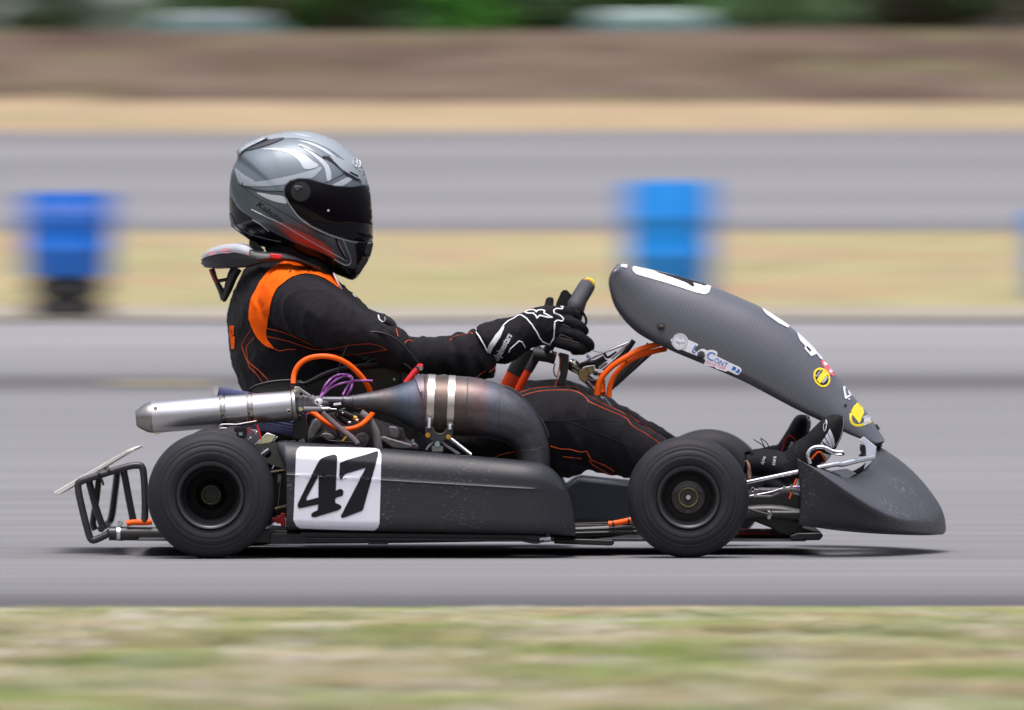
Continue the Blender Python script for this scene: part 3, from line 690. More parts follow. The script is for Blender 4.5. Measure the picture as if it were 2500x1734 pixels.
tube(m, pts('6', [(330, 560, .35), (350, 555, .95)]), r*.9, n=16, smooth=False)
tube(m, pts('6', [(575, 1005, .33), (590, 985, 1.0)]), r*.9, n=16, smooth=False)
K(m, 'bumper_brace', M_bmetal)
m = MB()
for x, y in ((505, 490), (588, 460)): lathe(m, [(-.002, r), (-.003, r*1.18), (.003, r*1.18), (.002, r)], zp('6', x, y, .33), (1, 0, .33), 20)
tube(m, pts('6', [(520, 520), (535, 560), (540, 585)], .31), px('6', 9)); K(m, 'cable_tie', M_black)
m = MB(); a0, b0 = zp('6', 108, 645, .45), zp('6', 735, 285, .45); c0 = zp('6', 808, 268, .45)
th = px('6', 30); up = Vector((0, 0, 1)); Yb = 1.0
pr = [a0, b0, c0, c0-up*th*.6, b0-up*th*1.1, a0+Vector((.012, 0, -.006)), a0-up*.003]
n_ = len(pr); m.add(pr+[Vector((p.x, Yb, p.z)) for p in pr], [tuple(range(n_)), tuple(range(2*n_-1, n_-1, -1))]+[(i, (i+1) % n_, n_+(i+1) % n_, n_+i) for i in range(n_)])
K(m, 'rear_plate', M_board, smooth=False, bevel=.0015)
# ---------------- engine bay
YE = .36
m = MB(); prism(m, 'E', [(430, 900), (480, 760), (620, 700), (800, 640), (1200, 650), (1500, 760), (1850, 880), (1900, 1040), (2060, 1130), (2080, 1400), (400, 1400)], YE+.05, YE+.26); K(m, 'crankcase', M_dark, smooth=False, bevel=.006)
m = MB()
for i in range(7): prism(m, 'E', [(1390+i*34, 735+i*22), (1412+i*34, 742+i*22), (1560+i*40, 1010+i*14), (1536+i*40, 1004+i*14)], YE+.01, YE+.10)
K(m, 'cylinder_fins', M_engine, smooth=False)
m = MB(); prism(m, 'E', [(1490, 1010), (1560, 1000), (1960, 1120), (2060, 1130), (2075, 1200), (1700, 1190), (1500, 1060)], YE-.03, YE+.1); prism(m, 'E', [(1620, 850), (1750, 860), (1790, 960), (1770, 1050), (1640, 1010)], YE-.02, YE+.1)
prism(m, 'E', [(1960, 1100), (2030, 1100), (2070, 1150), (2060, 1210), (1980, 1200)], YE-.04, YE)
K(m, 'cylinder_cover', M_engine, smooth=True, bevel=.004)
m = MB(); lathe(m, [(0, .0001), (0, px('E', 90)), (.006, px('E', 105)), (.03, px('E', 110)), (.06, px('E', 110))], zp('E', 1235, 1060, YE-.02), (0, 1, 0), 32); disc(m, zp('E', 1235, 1060, YE-.02), px('E', 38), h=.006)
for a in range(5): disc(m, zp('E', 1235+80*math.cos(a*1.26), 1060+80*math.sin(a*1.26), YE-.018), px('E', 12), h=.004, n=6, dome=0)
K(m, 'clutch_cover', M_engine)
m = MB(); tube(m, pts('E', [(1210, 660), (1300, 720), (1390, 850), (1450, 1000), (1480, 1200)], YE-.05), px('E', 62), n=20); K(m, 'water_hose', M_greyr)
m = MB(); prism(m, 'E', [(480, 820), (540, 730), (620, 760), (640, 850), (560, 960), (520, 1090), (430, 1090), (440, 920)], YE-.02, YE+.1); prism(m, 'E', [(630, 960), (700, 940), (850, 980), (830, 1060), (680, 1060), (620, 1020)], YE-.03, YE+.08); K(m, 'carburettor', M_engine, smooth=True, bevel=.004)
m = MB(); tube(m, pts('E', [(440, 1060), (560, 1000), (700, 930), (860, 1000), (960, 1090)], YE-.05), px('E', 14)); tube(m, pts('E', [(480, 1080), (620, 1000), (720, 1060), (900, 1080), (1090, 1090)], YE-.06), px('E', 16)); tube(m, pts('E', [(860, 900), (900, 1000), (1020, 1060), (1130, 1110)], YE-.03), px('E', 18)); tube(m, pts('E', [(840, 700), (860, 640), (890, 620)], YE-.04), px('E', 14)); K(m, 'wiring', M_gel)
m = MB(); tube(m, pts('E', [(890, 640), (960, 660), (1120, 730)], YE-.07), px('E', 52), n=20, smooth=False); tube(m, pts('E', [(870, 700), (930, 760), (1020, 810)], YE-.05), px('E', 34), n=16, smooth=False); tube(m, pts('E', [(900, 620), (990, 600)], YE-.06), px('E', 28), n=16, smooth=False); K(m, 'ignition_coil', M_gel)
m = MB(); tube(m, pts('E', [(1105, 725), (1150, 745)], YE-.072), px('E', 44), n=20, smooth=False); tube(m, pts('E', [(950, 1080), (1020, 1000)], YE-.06), px('E', 26), n=16, smooth=False); K(m, 'brass_fitting', M_brass)
m = MB(); tube(m, pts('E', [(1140, 765), (1185, 765)], YE-.09), px('E', 24), n=6, smooth=False); tube(m, pts('E', [(1025, 800), (1075, 800)], YE-.08), px('E', 22), n=6, smooth=False); disc(m, zp('E', 950, 660, YE-.12), px('E', 16)); K(m, 'steel_bolt', M_alu, bevel=.001)
m = MB(); prism(m, 'E', [(210, 640), (330, 640), (390, 660), (430, 860), (425, 1050), (215, 1050)], .24, .30); disc(m, zp('E', 315, 725, .238), px('E', 42), h=.006); K(m, 'mounting_plate', M_black, smooth=False, bevel=.003)
m = MB(); disc(m, zp('E', 350, 1060, .25), px('E', 55), h=.006); disc(m, zp('E', 360, 1055, .243), px('E', 24), h=.006, n=6); K(m, 'mounting_bolt', M_steel)
m = MB(); prism(m, 'E', [(640, 590), (1100, 620), (1350, 700), (1500, 760), (1900, 900), (1700, 980), (1000, 960), (430, 900), (430, 700)], YE+.12, YE+.3); K(m, 'radiator_side', M_black, smooth=False)
# seat shell
seat = [(500, 1345), (560, 1310), (700, 1275), (880, 1262), (1010, 1285), (1200, 1200), (1350, 1145), (1500, 1108), (1700, 1080), (1850, 1088), (1930, 1125), (1970, 1190), (1975, 1300), (2050, 1700), (2000, 2500), (900, 2500), (650, 2000), (560, 1700)]
m = MB(); prism(m, '2', seat, .43, .445); prism(m, '2', seat, .875, .89)
sb = [zp('2', x, y, .43) for x, y in [(500, 1345), (560, 1700), (650, 2000), (900, 2500), (2000, 2500)]]
for a, b in zip(sb, sb[1:]):
    m.add([a, b, Vector((b.x, .89, b.z)), Vector((a.x, .89, a.z))], [(0, 1, 2, 3)])
K(m, 'seat', M_gel, smooth=False, solid=.003)
m = MB(); tube(m, pts('2', [(500, 1345), (560, 1310), (700, 1275), (880, 1262), (1010, 1290), (1200, 1205), (1350, 1155), (1500, 1125), (1700, 1100), (1840, 1105), (1915, 1140), (1945, 1200), (1950, 1300)], .395), [px('2', 13)]*4+[px('2', 20), px('2', 36), px('2', 44)]+[px('2', 46)]*6, n=16); K(m, 'seat_rim', M_gel)
m = MB(); prism(m, '2', [(940, 1260), (1000, 1270), (1020, 1340), (940, 1330)], .40, .42); K(m, 'seat_stay', M_black, smooth=False)
m = MB(); lathe(m, [(0, px('2', 14)), (0, px('2', 22)), (.006, px('2', 22)), (.006, px('2', 14))], zp('2', 968, 1282, .395), (0, 1, 0), 24); disc(m, zp('2', 1850, 1250, .40), px('2', 14), h=.01); disc(m, zp('2', 2100, 1150, .30), px('2', 22), h=.008); K(m, 'washer', M_steel)
# hoses
m = MB(); tube(m, pts('2', [(905, 1320, .27), (912, 1210, .28), (960, 1115, .28), (1050, 1055, .28), (1175, 1035, .28), (1300, 1052, .28), (1420, 1110, .29), (1520, 1200, .30), (1590, 1290, .31), (1625, 1370, .33), (1640, 1440, .36), (1620, 1520, .37)]), px('2', 25), n=20)
K(m, 'coolant_hose', M_orange)
m = MB(); tube(m, pts('E', [(460, 640, .29), (540, 670, .27), (640, 755, .26), (780, 840, .26), (930, 895, .26), (1080, 890, .26), (1220, 835, .27), (1345, 720, .30), (1400, 640, .36)]), px('E', 40), n=20); K(m, 'coolant_hose', M_orange)
m = MB(); lathe(m, [(-.003, px('2', 25)), (-.003, px('2', 28)), (.003, px('2', 28)), (.003, px('2', 25))], zp('2', 906, 1300, .27), (0, 0, 1), 20)
lathe(m, [(-.002, px('E', 40)), (-.002, px('E', 46)), (.002, px('E', 46)), (.002, px('E', 40))], zp('E', 975, 893, .255), (1, 0, .1), 20); K(m, 'cable_tie', M_black)
for lst in ([(610, 440), (640, 370), (690, 250), (780, 150), (880, 95), (970, 88)], [(615, 430), (720, 290), (850, 170), (980, 112), (1060, 130), (1095, 190), (1070, 300), (1010, 400)], [(610, 440), (740, 310), (900, 230), (1100, 185), (1250, 178), (1385, 182)], [(970, 88), (1060, 110), (1090, 160), (1010, 280), (950, 390)], [(440, 660), (410, 700), (395, 780)]):
    m = MB(); tube(m, [zp('E', x, y, .30+.01*(i % 2)) for i, (x, y) in enumerate(lst)], px('E', 18), n=14); K(m, 'breather_tube', M_purple)
m = MB(); tube(m, pts('E', [(640, 650), (800, 790), (960, 920), (1100, 1030), (1170, 1110)], .22), px('E', 40), n=20); K(m, 'clear_tube', M_clear)
m = MB(); tube(m, pts('2', [(1325, 1195), (1345, 1110), (1375, 1020), (1420, 925), (1500, 845), (1620, 808), (1750, 822), (1870, 880), (1980, 985), (2070, 1095)], .33), px('2', 10)); tube(m, pts('2', [(1590, 1090), (1700, 1052), (1830, 1058), (1950, 1110), (2030, 1180)], .36), px('2', 11)); K(m, 'control_cable', M_gel)
m = MB(); tube(m, pts('2', [(1960, 1290), (2030, 1200), (2105, 1120)], .31), px('2', 32), n=20, smooth=False); lathe(m, [(0, .0001), (.004, px('2', 22)), (.010, px('2', 32))], zp('2', 2118, 1108, .31), Vector((-.66, 0, -.75)), 20); K(m, 'red_pipe', M_red)
m = MB(); lathe(m, [(-.002, px('2', 32)), (-.002, px('2', 36)), (.002, px('2', 36)), (.002, px('2', 32))], zp('2', 2075, 1150, .31), (.66, 0, .75), 20); K(m, 'cable_tie', M_black)
# ---------------- exhaust
def pipe_mat():
    a0, a1 = zp('7', 320, 300, .2).x-kart_loc.x, zp('7', 1990, 300, .2).x-kart_loc.x
    m = ramp_mat('heat_tinted_steel', [(0, (0.106, 0.107, 0.118)), (.16, (0.113, 0.115, 0.124)), (.22, (0.129, 0.123, 0.127)), (.28, (0.137, 0.115, 0.113)), (.34, (0.088, 0.115, 0.146)), (.40, (0.137, 0.153, 0.197)), (.44, (0.162, 0.115, 0.124)), (.48, (0.129, 0.100, 0.081)), (.58, (0.126, 0.100, 0.084)), (.64, (0.129, 0.100, 0.095)), (.70, (0.169, 0.118, 0.121)), (.745, (0.113, 0.126, 0.154)), (.80, (0.106, 0.107, 0.118)), (1, (0.081, 0.076, 0.084))], 'X', a0, a1, .42, .85, nz=[((14, 14, 30), .3), ((90, 90, 90), .14)])
    return m
M_pipe = pipe_mat(); YP = .20
m = MB()
Pp = [(320, 290, 27), (460, 292, 29), (475, 292, 33), (530, 298, 42), (800, 305, 106), (1060, 320, 214), (1085, 324, 221), (1375, 338, 219), (1480, 352, 212), (1590, 378, 200), (1680, 420, 184), (1760, 480, 160), (1820, 560, 138), (1852, 650, 124), (1862, 760, 118), (1862, 900, 115)]
tube(m, [zp('7', x, y, YP) for x, y, r in Pp], [px('7', r, YP) for x, y, r in Pp], n=64, k=6, cap=False); pipe = K(m, 'expansion_chamber', M_pipe, ang=60)
m = MB()
for x, y, r, w in ((471, 292, 32, .0012), (541, 298, 44, .0012), (1062, 320, 216, .0016), (1372, 338, 220, .0014)):
    lathe(m, [(-w, px('7', r, YP)-.001), (-w*.7, px('7', r+2.4, YP)), (w*.7, px('7', r+2.4, YP)), (w, px('7', r, YP)-.001)], zp('7', x, y, YP), (1, 0, -.05), 64)
q = [(1618, 180), (1612, 300), (1614, 440), (1622, 560)]
bpy.context.view_layer.update(); TP = bvh([pipe])
stroke(m, TP, '7', [(1622, 186), (1612, 280), (1612, 420), (1620, 520)], 5, 0, 8)
stroke(m, TP, '7', [(1745, 660), (1850, 655), (1925, 630), (1978, 598)], 5, 0, 8)
K(m, 'weld_seam', M_dark, parent=pipe)
m = MB()
tube(m, pts('7', [(1640, 186), (1700, 205), (1770, 258), (1850, 345), (1910, 425), (1950, 490), (1972, 560)], YP-.012), px('7', 5), n=8); K(m, 'weld_seam', M_pipe, parent=pipe)
for xa, xb in ((1084, 1136), (1233, 1283)):
    m = MB(); xm = (xa+xb)/2; w = px('7', (xb-xa)/2, YP); ym = 324+(xm-1085)*.048
    lathe(m, [(-w, px('7', 218, YP)), (-w, px('7', 225, YP)), (w, px('7', 225, YP)), (w, px('7', 218, YP))], zp('7', xm, ym, YP), (1, 0, -.045), 64); K(m, 'strap', mat('satin_strap', (.62, .58, .50), .28, metal=1), parent=pipe)
YS = .125
m = MB(); spring(m, zp('7', 1101, 425, YS), zp('7', 1098, 495, YS), px('7', 13), px('7', 3), 9); spring(m, zp('7', 1250, 466, YS), zp('7', 1250, 505, YS), px('7', 13), px('7', 3), 5)
tube(m, pts('7', [(1078, 432), (1090, 420), (1110, 420), (1124, 432)], YS), px('7', 3), n=6); tube(m, pts('7', [(1228, 472), (1240, 460), (1260, 460), (1274, 472)], YS), px('7', 3), n=6)
spring(m, zp('7', 1255, 572, YS), zp('7', 1405, 690, YS), px('7', 13), px('7', 3.2), 26); K(m, 'spring', M_alu)
m = MB(); tube(m, pts('7', [(1255, 572), (1405, 690)], YS), px('7', 10), smooth=False); prism(m, '7', [(1068, 490), (1085, 478), (1112, 478), (1130, 492), (1145, 522), (1175, 535), (1205, 525), (1222, 500), (1238, 488), (1262, 490), (1276, 505), (1270, 560), (1225, 580), (1200, 592), (1120, 592), (1070, 565)], YS+.004, YS+.02); K(m, 'pipe_cradle', M_bmetal, bevel=.002)
m = MB()
for x, y in ((1090, 547), (1240, 560)): disc(m, zp('7', x, y, YS+.004), px('7', 20), h=.006, n=20); box(m, zp('7', x, y, YS-.002), (px('7', 34), .004, px('7', 6)), .4)
K(m, 'brass_bolt', M_brass)
m = MB(); prism(m, '7', [(1118, 625), (1200, 625), (1200, 670), (1118, 670)], .14, .2); prism(m, '7', [(1090, 620), (1130, 590), (1200, 590), (1240, 622), (1330, 680), (1300, 690), (1215, 630), (1190, 603), (1135, 603), (1080, 660), (1070, 655)], .15, .17); K(m, 'engine_bracket', M_steel, smooth=False, bevel=.002)
m = MB(); disc(m, zp('7', 1158, 612, .138), px('7', 22), h=.012, n=6, dome=.1); disc(m, zp('7', 980, 588, .30), px('7', 14), h=.01); K(m, 'zinc_bolt', mat('zinc', (.45, .62, .72), .2, metal=.9))
# silencer
m = MB(); A = zp('5', 275, 765, YP); B = zp('5', 1588, 655, YP); ax = (B-A); Ls = ax.length
ra, rb = px('5', 149, YP), px('5', 143, YP)
lathe(m, [(0, ra-.004), (0, ra-.001), (.002, ra), (Ls*.5, (ra+rb)/2), (Ls-.003, rb), (Ls, rb-.002), (Ls, rb-.02)], A, ax, 96); sil = K(m, 'silencer', mat('brushed_aluminium', (.56, .56, .57), .36, metal=1), ang=50)
m = MB(); lathe(m, [(0, ra-.001), (-.004, ra-.001), (-px('5', 60), ra*.88), (-px('5', 120), ra*.64), (-px('5', 146), ra*.50), (-px('5', 152), ra*.46), (-px('5', 150), ra*.42), (-px('5', 40), ra*.40), (-px('5', 40), .0001)], A, ax, 96); K(m, 'end_cap', mat('titanium_cap', (.34, .32, .30), .3, metal=1), parent=sil)
an = ax.normalized()
for xa, xb in ((915, 970), (1170, 1226)):
    m = MB(); d0 = px('5', xa-275, YP)/1.0; d1 = px('5', xb-275, YP)
    lathe(m, [(d0, ra-.004), (d0, ra+.0004), (d0+.001, ra+.0012), (d1-.001, ra+.0012), (d1, ra+.0004), (d1, ra-.004)], A, ax, 96); K(m, 'clamp_band', mat('band_steel', (.42, .38, .34), .22, metal=1), parent=sil)
m = MB(); d0 = Ls; lathe(m, [(d0, rb+.001), (d0+.001, rb+.0022), (d0+px('5', 30), rb+.0018), (d0+px('5', 32), rb-.003), (d0+px('5', 40), rb*.72), (d0+px('5', 40), rb*.3)], A, ax, 96); K(m, 'front_flange', M_steel, parent=sil)
m = MB(); disc(m, zp('5', 305, 680, .073+.0655), px('5', 18), h=.004); disc(m, zp('5', 1555, 705, .073+.066), px('5', 18), h=.005); disc(m, zp('5', 320, 905, .195), px('5', 20), h=.004); K(m, 'rivet', M_chrome, parent=sil)
m = MB(); Y_ = .135
tube(m, pts('5', [(905, 862), (930, 832), (1060, 832), (1150, 818), (1250, 800)], .15), px('5', 9)); tube(m, pts('5', [(905, 868), (970, 866)], .15), px('5', 9)); K(m, 'clamp_screw', M_steel)
m = MB(); prism(m, '5', [(1040, 860), (1150, 855), (1160, 900), (1150, 960), (1065, 960), (1060, 900), (1040, 895)], .18, .24); K(m, 'silencer_mount', M_black, smooth=False, bevel=.002)
m = MB(); prism(m, '5', [(1085, 905), (1120, 905), (1120, 935), (1085, 935)], .175, .18); K(m, 'mount_nut', mat('zinc', (0, 0, 0)), smooth=False)
m = MB(); tube(m, pts('5', [(1180, 850), (1190, 915)], .17), px('5', 9)); tube(m, pts('5', [(1255, 835), (1275, 900), (1295, 970)], .17), px('5', 10)); K(m, 'red_cable', M_red)
m = MB(); lathe(m, [(0, px('5', 30)), (.001, px('5', 80)), (.008, px('5', 85)), (.010, px('5', 90)), (.016, px('5', 76)), (.020, px('5', 90)), (.026, px('5', 74)), (.031, px('5', 86)), (.037, px('5', 68)), (.042, px('5', 78)), (.047, px('5', 60)), (.053, px('5', 66)), (.060, px('5', 40)), (.075, px('5', 34))], zp('5', 1610, 645, .2), Vector((1, 0, .09)), 48); K(m, 'rubber_boot', M_greyr)
m = MB(); prism(m, 'E', [(222, 290), (245, 262), (300, 270), (340, 300), (480, 392), (500, 420), (440, 410), (320, 345), (300, 420), (250, 430)], .17, .185); K(m, 'flange_bracket', M_steel, smooth=False, bevel=.002)
m = MB(); disc(m, zp('E', 275, 310, .168), px('E', 40), h=.006); disc(m, zp('E', 155, 640, .14), px('E', 26), h=.006); disc(m, zp('E', 330, 600, .15), px('E', 36), h=.006); K(m, 'flange_bolt', M_chrome)
m = MB(); tube(m, pts('E', [(370, 600), (640, 600)], .15), px('E', 38), n=20, smooth=False); K(m, 'cable_boot', M_greyr)
m = MB(); lathe(m, [(i*.0022, px('E', 28-(i % 2)*5)) for i in range(8)]+[(.02, px('E', 16))], zp('E', 636, 594, .15), (1, 0, .02), 20); tube(m, pts('E', [(740, 596), (860, 600)], .15), px('E', 8)); K(m, 'cable_end', M_alu)
m = MB(); lathe(m, [(0, .0001), (0, px('E', 50)), (.006, px('E', 55)), (.012, px('E', 50)), (.013, px('E', 20)), (.02, px('E', 18))], zp('E', 608, 490, .17), (-.3, -1, 0), 24); tube(m, pts('E', [(608, 480), (600, 540), (640, 560)], .16), px('E', 16)); prism(m, 'E', [(810, 515), (920, 500), (925, 535), (815, 545)], .16, .18); K(m, 'white_fitting', M_white)
# air filter
m = MB(); A = zp('5', 862, 640, .40); B = zp('5', 1640, 780, .40); ax = B-A; pr = []; nf = 34
ringn = nf*2; an = ax.normalized(); U = Vector((0, 1, 0)); V_ = an.cross(U)
rings = []
for t, rs in ((0, 168), (1, 172)):
    rings.append([A+ax*t+(U*math.cos(2*math.pi*j/ringn)+V_*math.sin(2*math.pi*j/ringn))*px('5', rs-(24 if j % 2 else 0)) for j in range(ringn)])
loft(m, rings, True); K(m, 'air_filter', M_blueft, smooth=False)
m = MB(); lathe(m, [(-.010, .0001), (-.010, px('5', 160)), (-.006, px('5', 172)), (.003, px('5', 172)), (.003, px('5', 150))], A, ax, 48); K(m, 'filter_cap', M_greyr)
# engine mount plate with round hole
hole = [(435+60*math.cos(i*.3927), 370+60*math.sin(i*.3927)) for i in range(16)]
vs, fs = tri2d([[(200, 230), (290, 288), (520, 248), (775, 215), (790, 240), (780, 600), (660, 560), (530, 520), (420, 480), (350, 440), (200, 300)], hole], 40)
m = MB(); m.add([zp('F', x, y, .24) for x, y in vs], fs); K(m, 'axle_plate', mat('plate_aluminium', (.22, .205, .19), .35, metal=.8, noise_s=40, noise_a=.2), smooth=False, solid=.006)
m = MB(); prism(m, 'F', [(290, 275), (350, 215), (440, 130), (470, 135), (550, 160), (550, 180), (500, 250), (370, 270)], .30, .42); tube(m, pts('F', [(380, 400), (490, 310)], .30), px('F', 30)); tube(m, pts('F', [(370, 350), (430, 300)], .32), px('F', 20)); tube(m, pts('F', [(225, 215), (260, 180)], .3), px('F', 8)); tube(m, pts('F', [(305, 145), (330, 115)], .3), px('F', 9)); tube(m, pts('F', [(520, 240), (570, 175)], .3), px('F', 8)); tube(m, pts('F', [(505, 565), (530, 520)], .28), px('F', 10)); K(m, 'polished_bracket', M_chrome, bevel=.003)
m = MB(); tube(m, pts('F', [(480, 605), (660, 580), (900, 570)], .3), px('F', 24)); tube(m, pts('F', [(540, 1040), (660, 1010), (900, 960)], .3), px('F', 30)); K(m, 'seat_support', mat('olive_tube', (.10, .085, .05), .5, metal=.4))
m = MB(); tube(m, pts('F', [(575, 1000), (615, 620)], .26), px('F', 5)); prism(m, 'F', [(570, 620), (605, 615), (600, 700), (570, 730)], .27, .275); K(m, 'throttle_rod', M_steel)
m = MB(); prism(m, 'F', [(520, 620), (800, 600), (800, 1180), (560, 1100), (520, 900)], .36, .5); K(m, 'chain_guard', M_black, smooth=False)
# ---------------- front end
m = MB(); tube(m, pts('C', [(188, 830, .30), (700, 722, .28), (760, 708, .28)]), px('C', 21), n=20, smooth=False); tube(m, pts('C', [(900, 685, .35), (1090, 645, .37), (1150, 645, .38), (1270, 618, .40), (1300, 612, .41), (1400, 590, .44), (1480, 575, .46)]), [px('C', 27)]*2+[px('C', 31), px('C', 29)]+[px('C', 27)]*3, n=20); K(m, 'bumper_bar', M_chrome)
m = MB(); tube(m, pts('C', [(832, 640), (815, 600), (803, 555), (830, 500), (880, 472), (950, 468), (1010, 485), (1060, 510), (1120, 520), (1165, 520)], .33), px('C', 20), n=16); tube(m, pts('C', [(1165, 522), (1160, 545), (1120, 548), (1070, 535), (990, 500)], .36), px('C', 12), n=12); K(m, 'brake_pedal', M_chrome)
m = MB(); disc(m, zp('C', 1172, 540, .32), px('C', 14), h=.006); K(m, 'pedal_bolt', M_dark)
m = MB(); spring(m, zp('C', 300, 910, .30), zp('C', 740, 912, .30), px('C', 22), px('C', 5), 36); tube(m, pts('C', [(225, 905), (240, 885), (262, 900), (255, 925), (232, 925), (225, 905)], .3), px('C', 6)); tube(m, pts('C', [(260, 905), (300, 908)], .3), px('C', 9)); K(m, 'return_spring', M_steel)
m = MB(); tube(m, pts('C', [(215, 970), (420, 932), (560, 890), (740, 870)], .29), px('C', 8)); disc(m, zp('C', 272, 965, .285), px('C', 18), h=.006); disc(m, zp('C', 565, 880, .285), px('C', 16), h=.01); disc(m, zp('C', 640, 868, .285), px('C', 16), h=.01); K(m, 'pedal_cable', M_alu)
m = MB(); tube(m, pts('C', [(690, 880), (745, 878)], .28), px('C', 16)); K(m, 'cable_sheath', M_purple)
m = MB(); tube(m, pts('C', [(150, 1090), (280, 1130), (410, 1165)], .26), px('C', 14)); tube(m, pts('C', [(440, 1148), (600, 1150), (760, 1150)], .26), px('C', 28), n=20, smooth=False); K(m, 'tie_rod', M_bmetal)
m = MB(); tube(m, pts('C', [(395, 1130), (430, 1150), (410, 1200)], .25), px('C', 15)); disc(m, zp('C', 410, 1190, .25), px('C', 22), h=.008); disc(m, zp('C', 728, 1122, .25), px('C', 14), h=.006); K(m, 'ball_joint', M_steel)
m = MB(); tube(m, pts('C', [(620, 1000), (640, 940), (690, 800)], .32), px('C', 9)); K(m, 'orange_strap', M_orange)
# nose cone (front bumper fairing)
def row(*q): return [zp('8', x, y, Y) for x, y, Y in q]
NR = [row((1402, 352, .25), (1392, 340, .20), (1380, 326, .15), (1369, 322, .11), (1368, 336, .098), (1386, 450, .115), (1395, 560, .13), (1388, 660, .14), (1382, 690, .16), (1384, 694, .24)),
      row((1484, 374, .28), (1478, 372, .22), (1466, 368, .16), (1452, 368, .11), (1447, 385, .098), (1450, 490, .12), (1455, 590, .135), (1458, 680, .145), (1462, 704, .165), (1466, 708, .26)),
      row((1565, 402, .33), (1562, 412, .27), (1558, 424, .19), (1552, 436, .115), (1548, 456, .103), (1545, 530, .125), (1548, 610, .14), (1552, 690, .15), (1555, 718, .17), (1560, 722, .28)),
      row((1652, 440, .38), (1660, 462, .33), (1665, 486, .23), (1662, 512, .13), (1658, 532, .118), (1655, 575, .135), (1655, 640, .15), (1655, 700, .16), (1657, 729, .18), (1660, 733, .30)),
      row((1715, 415, .44), (1745, 462, .40), (1768, 520, .29), (1775, 585, .165), (1772, 606, .152), (1768, 635, .165), (1765, 670, .175), (1765, 708, .185), (1768, 738, .205), (1770, 742, .34)),
      row((1765, 378, .49), (1818, 445, .46), (1865, 540, .35), (1890, 640, .225), (1890, 660, .21), (1888, 680, .215), (1886, 700, .22), (1886, 722, .23), (1888, 744, .25), (1890, 748, .40)),
      row((1800, 330, .54), (1880, 412, .52), (1950, 525, .43), (2000, 672, .31), (2003, 688, .30), (2003, 700, .30), (2003, 712, .30), (2003, 728, .305), (2004, 748, .33), (2005, 752, .45)),
      row((1815, 285, .57), (1925, 388, .56), (2018, 500, .50), (2085, 655, .415), (2092, 690, .405), (2095, 702, .405), (2098, 714, .405), (2100, 730, .41), (2101, 750, .43), (2105, 754, .50)),
      row((1822, 258, .61), (1955, 350, .605), (2072, 470, .575), (2165, 610, .53), (2180, 668, .515), (2184, 692, .513), (2186, 710, .513), (2187, 728, .515), (2187, 746, .525), (2188, 748, .55)),
      row((1830, 243, .66), (1975, 330, .66), (2095, 447, .66), (2190, 570, .66), (2217, 640, .66), (2223, 680, .66), (2226, 702, .66), (2226, 722, .66), (2215, 741, .66), (2200, 746, .66))]
for i_, r_ in enumerate(NR[:-1]):
    k_ = 1-i_/9.0
    for c_ in (2, 3): r_[c_].y -= .022*k_
    for c_ in (5, 6, 7, 8): r_[c_].y += (.02, .032, .045, .055)[c_-5]*k_
ND = []
for r_ in NR: ND.append(r_)
for r_ in NR[-2::-1]: ND.append([Vector((p.x, 2*YC-p.y, p.z)) for p in r_])
m = MB(); loft(m, ND); nose = K(m, 'nose_cone', M_nose, sub=2, solid=0)
nose.modifiers.new('t', 'SOLIDIFY').thickness = .003
me = nose.data; cre = me.attributes.new('crease_edge', 'FLOAT', 'EDGE')
for e_ in me.edges:
    i_, j_ = e_.vertices; r1_, c1_ = divmod(i_, 10); r2_, c2_ = divmod(j_, 10)
    if c1_ == c2_ == 3 and min(r1_, r2_) < 7 or (c1_ == c2_ == 3 and max(r1_, r2_) > 11): cre.data[e_.index].value = .92
m = MB(); prism(m, 'C', [(1330, 402), (1378, 360), (1420, 392), (1512, 470), (1500, 570), (1450, 640), (1380, 700), (1400, 640), (1412, 560), (1400, 470), (1388, 440)], .47, .475)
prism(m, 'C', [(1040, 712), (1120, 700), (1210, 690), (1312, 742), (1205, 802)], .62, .63); K(m, 'nose_bracket', mat('frosted_plastic', (.52, .55, .63), .4, noise_s=10, noise_a=.15), smooth=False, bevel=.0015)
m = MB(); prism(m, 'C', [(1350, 440), (1388, 445), (1402, 480), (1404, 560), (1335, 568), (1332, 555), (1358, 535), (1342, 490)], .50, .54); prism(m, 'C', [(1490, 435), (1590, 405), (1588, 420), (1565, 440), (1572, 465), (1545, 470), (1530, 450), (1515, 468), (1500, 455)], .60, .72); K(m, 'fairing_latch', M_black, smooth=False, bevel=.002)
# front fairing (number panel)
RT = [(185, 72), (280, 86), (420, 112), (600, 157), (870, 236), (1080, 322), (1260, 405), (1460, 538), (1600, 660), (1720, 790), (1850, 958), (1960, 1088), (2080, 1240), (2165, 1372), (2182, 1398)]
RB = [(180, 74), (125, 165), (123, 260), (180, 425), (330, 592), (560, 716), (820, 826), (1120, 955), (1330, 1065), (1520, 1166), (1700, 1252), (1860, 1328), (1960, 1372), (2060, 1408), (2108, 1426)]
def resample(l, n):
    l = cat_rom(l, 8); d = [0]
    for a, b in zip(l, l[1:]): d.append(d[-1]+math.hypot(b[0]-a[0], b[1]-a[1]))
    out = []; j = 0
    for i in range(n):
        s = d[-1]*i/(n-1)
        while j < len(d)-2 and d[j+1] < s: j += 1
        t = (s-d[j])/max(1e-9, d[j+1]-d[j]); out.append((l[j][0]+(l[j+1][0]-l[j][0])*t, l[j][1]+(l[j+1][1]-l[j][1])*t))
    return out
nS = 60; rt = [q for q in cat_rom(RT, 5)]; rbb = [q for q in cat_rom(RB, 5)]
rings = []
